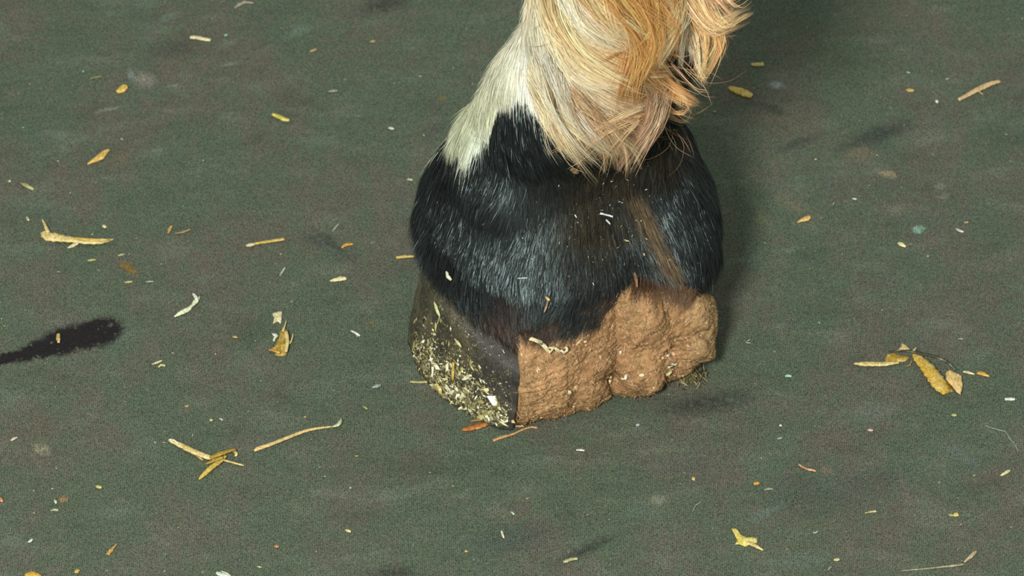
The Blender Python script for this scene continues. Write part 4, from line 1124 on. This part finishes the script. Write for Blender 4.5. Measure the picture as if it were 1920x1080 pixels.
# --- pieces caught on the leg
CAUGHT = [
    ('straw_chip', 'broken cream straw stuck where the black hair meets the mud', 'straw', (236, 222, 176), [(1004, 638, 2.6), (1016, 645, 3), (1030, 654, 3.2), (1044, 657, 2.4)]),
    ('straw_chip', 'short cream stub crossing the broken straw on the mud', 'straw', (240, 228, 186), [(1052, 645, 2), (1047, 652, 2.4), (1042, 659, 2)]),
    ('seed_husk', 'pale leaflet at the left end of the hair edge above the hoof', 'seed', (220, 228, 200), [(847, 511, 1.4), (850, 516, 3), (855, 523, 2)]),
    ('seed_husk', 'long pale green seed on the upper left hoof wall', 'seed', (214, 222, 160), [(818, 567, 1.2), (822, 576, 3), (826, 586, 2.8), (828, 593, 1)]),
    ('chaff_thread', 'thin curved thread hanging under the long pale green seed', 'chaff', (190, 196, 150), [(828, 593, .8), (826, 599, 1), (823, 607, .8)]),
    ('seed_husk', 'green seed in the middle of the hoof wall', 'seed', (208, 212, 150), [(857, 634, 1.4), (863, 641, 3), (869, 649, 1.4)]),
    ('straw', 'upright yellow stem piece in the chaff on the hoof', 'straw', (206, 176, 84), [(853, 678, 2), (853, 695, 2.4), (852, 711, 2.2)]),
    ('seed_husk', 'large cream husk low on the hoof wall', 'seed', (226, 224, 180), [(872, 711, 1.6), (878, 706, 3.6), (887, 701, 1.8)]),
    ('seed_husk', 'cream flake at the lower left of the hoof wall', 'seed', (214, 202, 124), [(823, 718, 2), (827, 726, 4), (831, 736, 2.6)]),
    ('seed_husk', 'upper bright seed at the right end of the muddy heel', 'seed', (246, 240, 206), [(1250, 688, 1.2), (1257, 684, 3), (1266, 679, 1.6)]),
    ('seed_husk', 'lower bright seed at the right end of the muddy heel', 'seed', (220, 222, 160), [(1246, 702, 1.2), (1251, 699, 2.8), (1258, 695, 1.4)]),
    ('seed_husk', 'cream seed in the middle of the muddy heel, lying flat', 'seed', (240, 220, 176), [(1196, 703, 1.6), (1202, 702, 3), (1208, 700, 1.8)]),
    ('seed_husk', 'pale seed left of the flat cream seed on the mud', 'seed', (240, 226, 196), [(1167, 708, 1.6), (1172, 706, 2.8), (1178, 702, 1.4)]),
    ('seed_husk', 'upright narrow seed low on the muddy heel', 'seed', (230, 216, 156), [(1140, 719, 1.2), (1142, 711, 2.6), (1143, 703, 1)]),
    ('seed_husk', 'small white dot seed on the upper middle of the mud', 'seed', (246, 236, 220), [(1162, 661, 1.6), (1164, 661, 2.4), (1167, 661, 1.6)]),
    ('seed_husk', 'small white dot seed on the right of the mud', 'seed', (246, 236, 220), [(1249, 665, 1.6), (1251, 666, 2.2), (1254, 666, 1.6)]),
    ('seed_husk', 'round cream seed low on the left half of the mud', 'seed', (244, 226, 180), [(1063, 733, 2), (1066, 733, 3), (1069, 734, 2)]),
    ('mud_crumb', 'cream tooth-shaped crumb at the front bottom corner of the hoof', 'crumb', (214, 188, 140), [(962, 784, 1.6), (965, 791, 4), (973, 794, 3), (982, 796, 1.4)]),
    ('chaff_thread', 'white sliver on the black hair above the heel groove, upper', 'chaff', (224, 236, 240), [(1118, 399, 1.6), (1129, 402, 1.4), (1142, 405, 1.6)]),
    ('chaff_thread', 'white sliver on the black hair just below the upper one', 'chaff', (210, 216, 206), [(1128, 411, 1), (1132, 415, 1.6), (1137, 420, 1)]),
    ('chaff_thread', 'horizontal white thread on the lower left of the black hair', 'chaff', (190, 206, 206), [(973, 522, .7), (982, 521, .9), (991, 521, .7)]),
    ('chaff_thread', 'thin yellow thread on the black hair at the right', 'chaff', (196, 196, 130), [(1163, 450, .8), (1169, 451, 1.2), (1175, 452, .8)]),
    ('seed_husk', 'yellow bit in the lower black hair above the broken straw', 'seed', (206, 172, 110), [(1023, 556, 1.4), (1026, 559, 2.4), (1030, 562, 1.4)]),
    ('straw_twig', 'brown twig hanging in the lower black hair', 'straw', (156, 118, 78), [(1026, 563, 1.2), (1023, 574, 1.4), (1019, 585, 1.2)]),
    ('mud_crumb', 'round tan mud crumb high in the black hair, near the feather', 'crumb', (124, 100, 66), [(1069, 304, 2.5), (1075, 308, 5), (1080, 312, 2.5)]),
    ('straw_twig', 'reddish blade of dried mud crossing the hair at the right heel', 'straw', (150, 112, 80), [(1189, 516, 1.4), (1190, 526, 2.2), (1192, 538, 2.4), (1194, 550, 1.4)]),
]
for nm, lb, ct, cl, pts in CAUGHT:
    black = pts[0][1] < 600 and pts[0][0] > 830
    tag(strip(nm, pts, cl, on_leg=True, sub=3, th=.0006, z0=.0030 if black else (.0035 if pts[0][1] < 660 and pts[0][0] > 960 and pts[0][0] < 1060 else .0006)), lb, ct)

# --- chaff crusted on the hoof wall, fibres in the mud, crumbs on the mat: nobody could count them
def scatter(name, pts, nors, sizes, cols, parent, label, cat=None, aspect=2.2, tilt=.35, mat=None):
    n_ = len(pts)
    t = unit(np.cross(nors, rng.normal(size=(n_, 3))))
    nn = unit(nors + rng.normal(size=(n_, 3)) * tilt)
    t = unit(t - (t * nn).sum(1)[:, None] * nn)
    b = np.cross(nn, t)
    a = sizes[:, None] * rng.uniform(.6, 1.4, (n_, 1)) * aspect ** .5
    w = sizes[:, None] * rng.uniform(.5, 1.2, (n_, 1)) / aspect ** .5
    h = sizes[:, None] * .22
    c = pts
    V = np.stack([c - t * a, c + b * w - t * a * .3, c + t * a * .9, c - b * w + t * a * .2, c + nn * h + t * a * .1, c - nn * h * .3], 1).reshape(-1, 3)
    base = (np.arange(n_) * 6)[:, None]
    tri = np.array([(1, 0, 4), (2, 1, 4), (3, 2, 4), (0, 3, 4), (0, 1, 5), (1, 2, 5), (2, 3, 5), (3, 0, 5)])
    Fq = (base[:, :, None] + tri[None]).reshape(-1, 3)
    C = np.repeat(cols, 6, 0)
    o = new_mesh(name, V, Fq, mat or M_CHAFF, parent, smooth=False, colours=C)
    return tag(o, label, cat, kind='stuff')
def region_points(n_, fn):
    P, Nn = [], []
    tries = 0
    while len(P) < n_ and tries < n_ * 14:
        tries += 1
        x, y = fn()
        p, q_ = hit(x, y)
        if p is not None:
            P.append(p); Nn.append(q_)
    return np.array(P), np.array(Nn)
EDGE = np.array([(778, 668), (786, 690), (806, 715), (822, 738), (850, 758), (880, 776), (905, 790), (930, 797), (948, 797)], float)
def chaff_pt():
    x = random.uniform(778, 950)
    y0 = np.interp(x, EDGE[:, 0], EDGE[:, 1])
    up_ = abs(random.gauss(0, 1)) * np.interp(x, [778, 830, 880, 950], [30, 58, 46, 16])
    return x, y0 - 2 - up_
P, Nn = region_points(2200, chaff_pt)
pal = lin(np.array([(214, 208, 158), (236, 232, 206), (176, 166, 104), (140, 132, 82), (96, 92, 58), (70, 68, 48), (120, 112, 72), (50, 50, 40), (60, 58, 44)]))
cw = np.array([.13, .10, .12, .14, .15, .12, .12, .06, .06])
scatter('hay_chaff', P + Nn * .0004, Nn, rng.gamma(1.8, .00026, len(P)) + .0002, pal[rng.choice(9, len(P), p=cw)] * np.exp(rng.normal(size=(len(P), 1)) * .15), leg, 'crust of yellow and cream hay chaff low on the left side of the hoof')
def wall_pt():
    return random.uniform(785, 960), random.uniform(500, 790)
P, Nn = region_points(700, wall_pt)
k = (P[:, 2] < .05) & (P[:, 0] < .002)
P, Nn = P[k], Nn[k]
scatter('wall_dust', P + Nn * .0002, Nn, rng.gamma(2.0, .00010, len(P)) + .00012, pal[rng.choice(9, len(P))] * .8, leg, 'dusty specks scattered over the hoof wall')
def mud_pt():
    return random.uniform(962, 1336), random.uniform(540, 796)
P, Nn = region_points(2600, mud_pt)
kx, ky = project(P)
k = on_mud(P)
P, Nn = P[k], Nn[k]
pal2 = lin(np.array([(180, 144, 104), (148, 114, 80), (196, 166, 122), (118, 90, 60), (224, 198, 150), (120, 100, 60)]))
scatter('mud_grit', P, Nn, rng.gamma(2.0, .00014, len(P)) + .00012, pal2[rng.choice(6, len(P), p=[.27, .27, .16, .16, .06, .08])], leg, 'crumbly grit on the dried mud', aspect=1.4)
# short fibres matted into the mud
P, Nn = region_points(5200, mud_pt)
kx, ky = project(P)
k = on_mud(P)
P, Nn = P[k], Nn[k]
n_ = len(P); K = 4
tdir = unit(np.cross(Nn, rng.normal(size=(n_, 3))) + Nn * rng.uniform(-.1, .35, (n_, 1)))
bdir = np.cross(Nn, tdir)
Ls = rng.gamma(3, .00065, n_)[:, None, None]
s = np.linspace(0, 1, K)[None, :, None]
pth = P[:, None] + Nn[:, None] * .0003 + tdir[:, None] * Ls * s + bdir[:, None] * Ls * .5 * s ** 2 * rng.normal(size=(n_, 1, 1)) - Nn[:, None] * Ls * .12 * s ** 2
pth[:, :, 2] = np.maximum(pth[:, :, 2], .0003)
mf = ribbons('mud_fibres', pth, bdir, rng.uniform(.00012, .00022, n_), pal2[rng.choice(6, n_, p=[.25, .2, .25, .1, .12, .08])], M_CHAFF, leg)
tag(mf, 'fine plant fibres matted into the dried mud', kind='stuff')

P, Nn = region_points(1900, wall_pt)
k = (P[:, 2] < .056) & (P[:, 0] < .004) & ~on_mud(P)
P, Nn = P[k], Nn[k]
m_ = len(P)
td = unit(np.cross(Nn, rng.normal(size=(m_, 3))) + np.array([0, 0, -.5]))
bd = unit(np.cross(Nn, td))
Lw = rng.gamma(3, .0006, m_)[:, None, None]
pw = P[:, None] + Nn[:, None] * .0003 + td[:, None] * Lw * s + bd[:, None] * Lw * .4 * s ** 2 * rng.normal(size=(m_, 1, 1))
pw[:, :, 2] = np.maximum(pw[:, :, 2], .0003)
pal5 = lin(np.array([(96, 86, 62), (128, 116, 84), (60, 56, 44), (150, 140, 104)]))
wf = ribbons('wall_fibres', pw, bd, rng.uniform(.00012, .00024, m_), pal5[rng.choice(4, m_, p=[.35, .25, .25, .15])], M_CHAFF, leg)
tag(wf, 'fine brown fibres and dirt clinging to the hoof wall', kind='stuff')

# ragged wad of greenish hay pressed under the right heel
P = []
for _ in range(620):
    x, y = random.gauss(1292, 12), random.gauss(706, 15)
    P.append(at_depth(x, y, -.045 + random.uniform(-.004, .004)))
P = np.array(P); P[:, 2] = np.maximum(P[:, 2], .0008)
n_ = len(P)
tdir = unit(np.array([[.15, -.2, -1.0]]) + rng.normal(size=(n_, 3)) * .8)
bdir = unit(np.cross(tdir, rng.normal(size=(n_, 3))))
Ls = rng.uniform(.002, .0065, n_)[:, None, None]
pth = P[:, None] + tdir[:, None] * Ls * (s - .5) + bdir[:, None] * Ls * .4 * (s - .5) ** 2
pth[:, :, 2] = np.maximum(pth[:, :, 2], .0003)
pal3 = lin(np.array([(96, 96, 60), (150, 140, 92), (70, 72, 48), (120, 104, 66), (176, 160, 110)]))
wd = ribbons('hay_wad', pth, bdir, rng.uniform(.0003, .0007, n_), pal3[rng.choice(5, n_)], M_CHAFF, leg)
tag(wd, 'grey-green hay wad pressed under the right heel', kind='stuff')

# specks on the black hair
def hair_pt():
    return (random.gauss(1130, 60), random.gauss(410, 60)) if random.random() < .7 else (random.uniform(830, 1330), random.uniform(330, 600))
P, Nn = region_points(150, hair_pt)
scatter('hair_dust', P + Nn * .0022, Nn, rng.gamma(2.0, .00007, len(P)) + .00009, lin(np.array([(206, 176, 130), (220, 226, 220), (170, 130, 90)]))[rng.choice(3, len(P))], leg, 'pale specks of chaff caught in the black hair', aspect=4)

n_ = 620
gpt = np.array([ground(rng.uniform(-40, 1960), rng.uniform(-30, 1110)) for _ in range(n_)])
gpt[:, 2] = .0002
pal4 = lin(np.array([(196, 190, 150), (150, 160, 140), (206, 176, 110), (176, 200, 190), (130, 130, 104), (120, 126, 108)]))
scatter('mat_crumbs', gpt, np.tile([0, 0, 1.0], (n_, 1)), rng.gamma(1.6, .00012, n_) + .00014, pal4[rng.choice(6, n_, p=[.12, .2, .1, .08, .25, .25])], None,
        'tiny pale crumbs and dust specks strewn over the rubber mat', 'crumbs', aspect=1.8, tilt=.1)
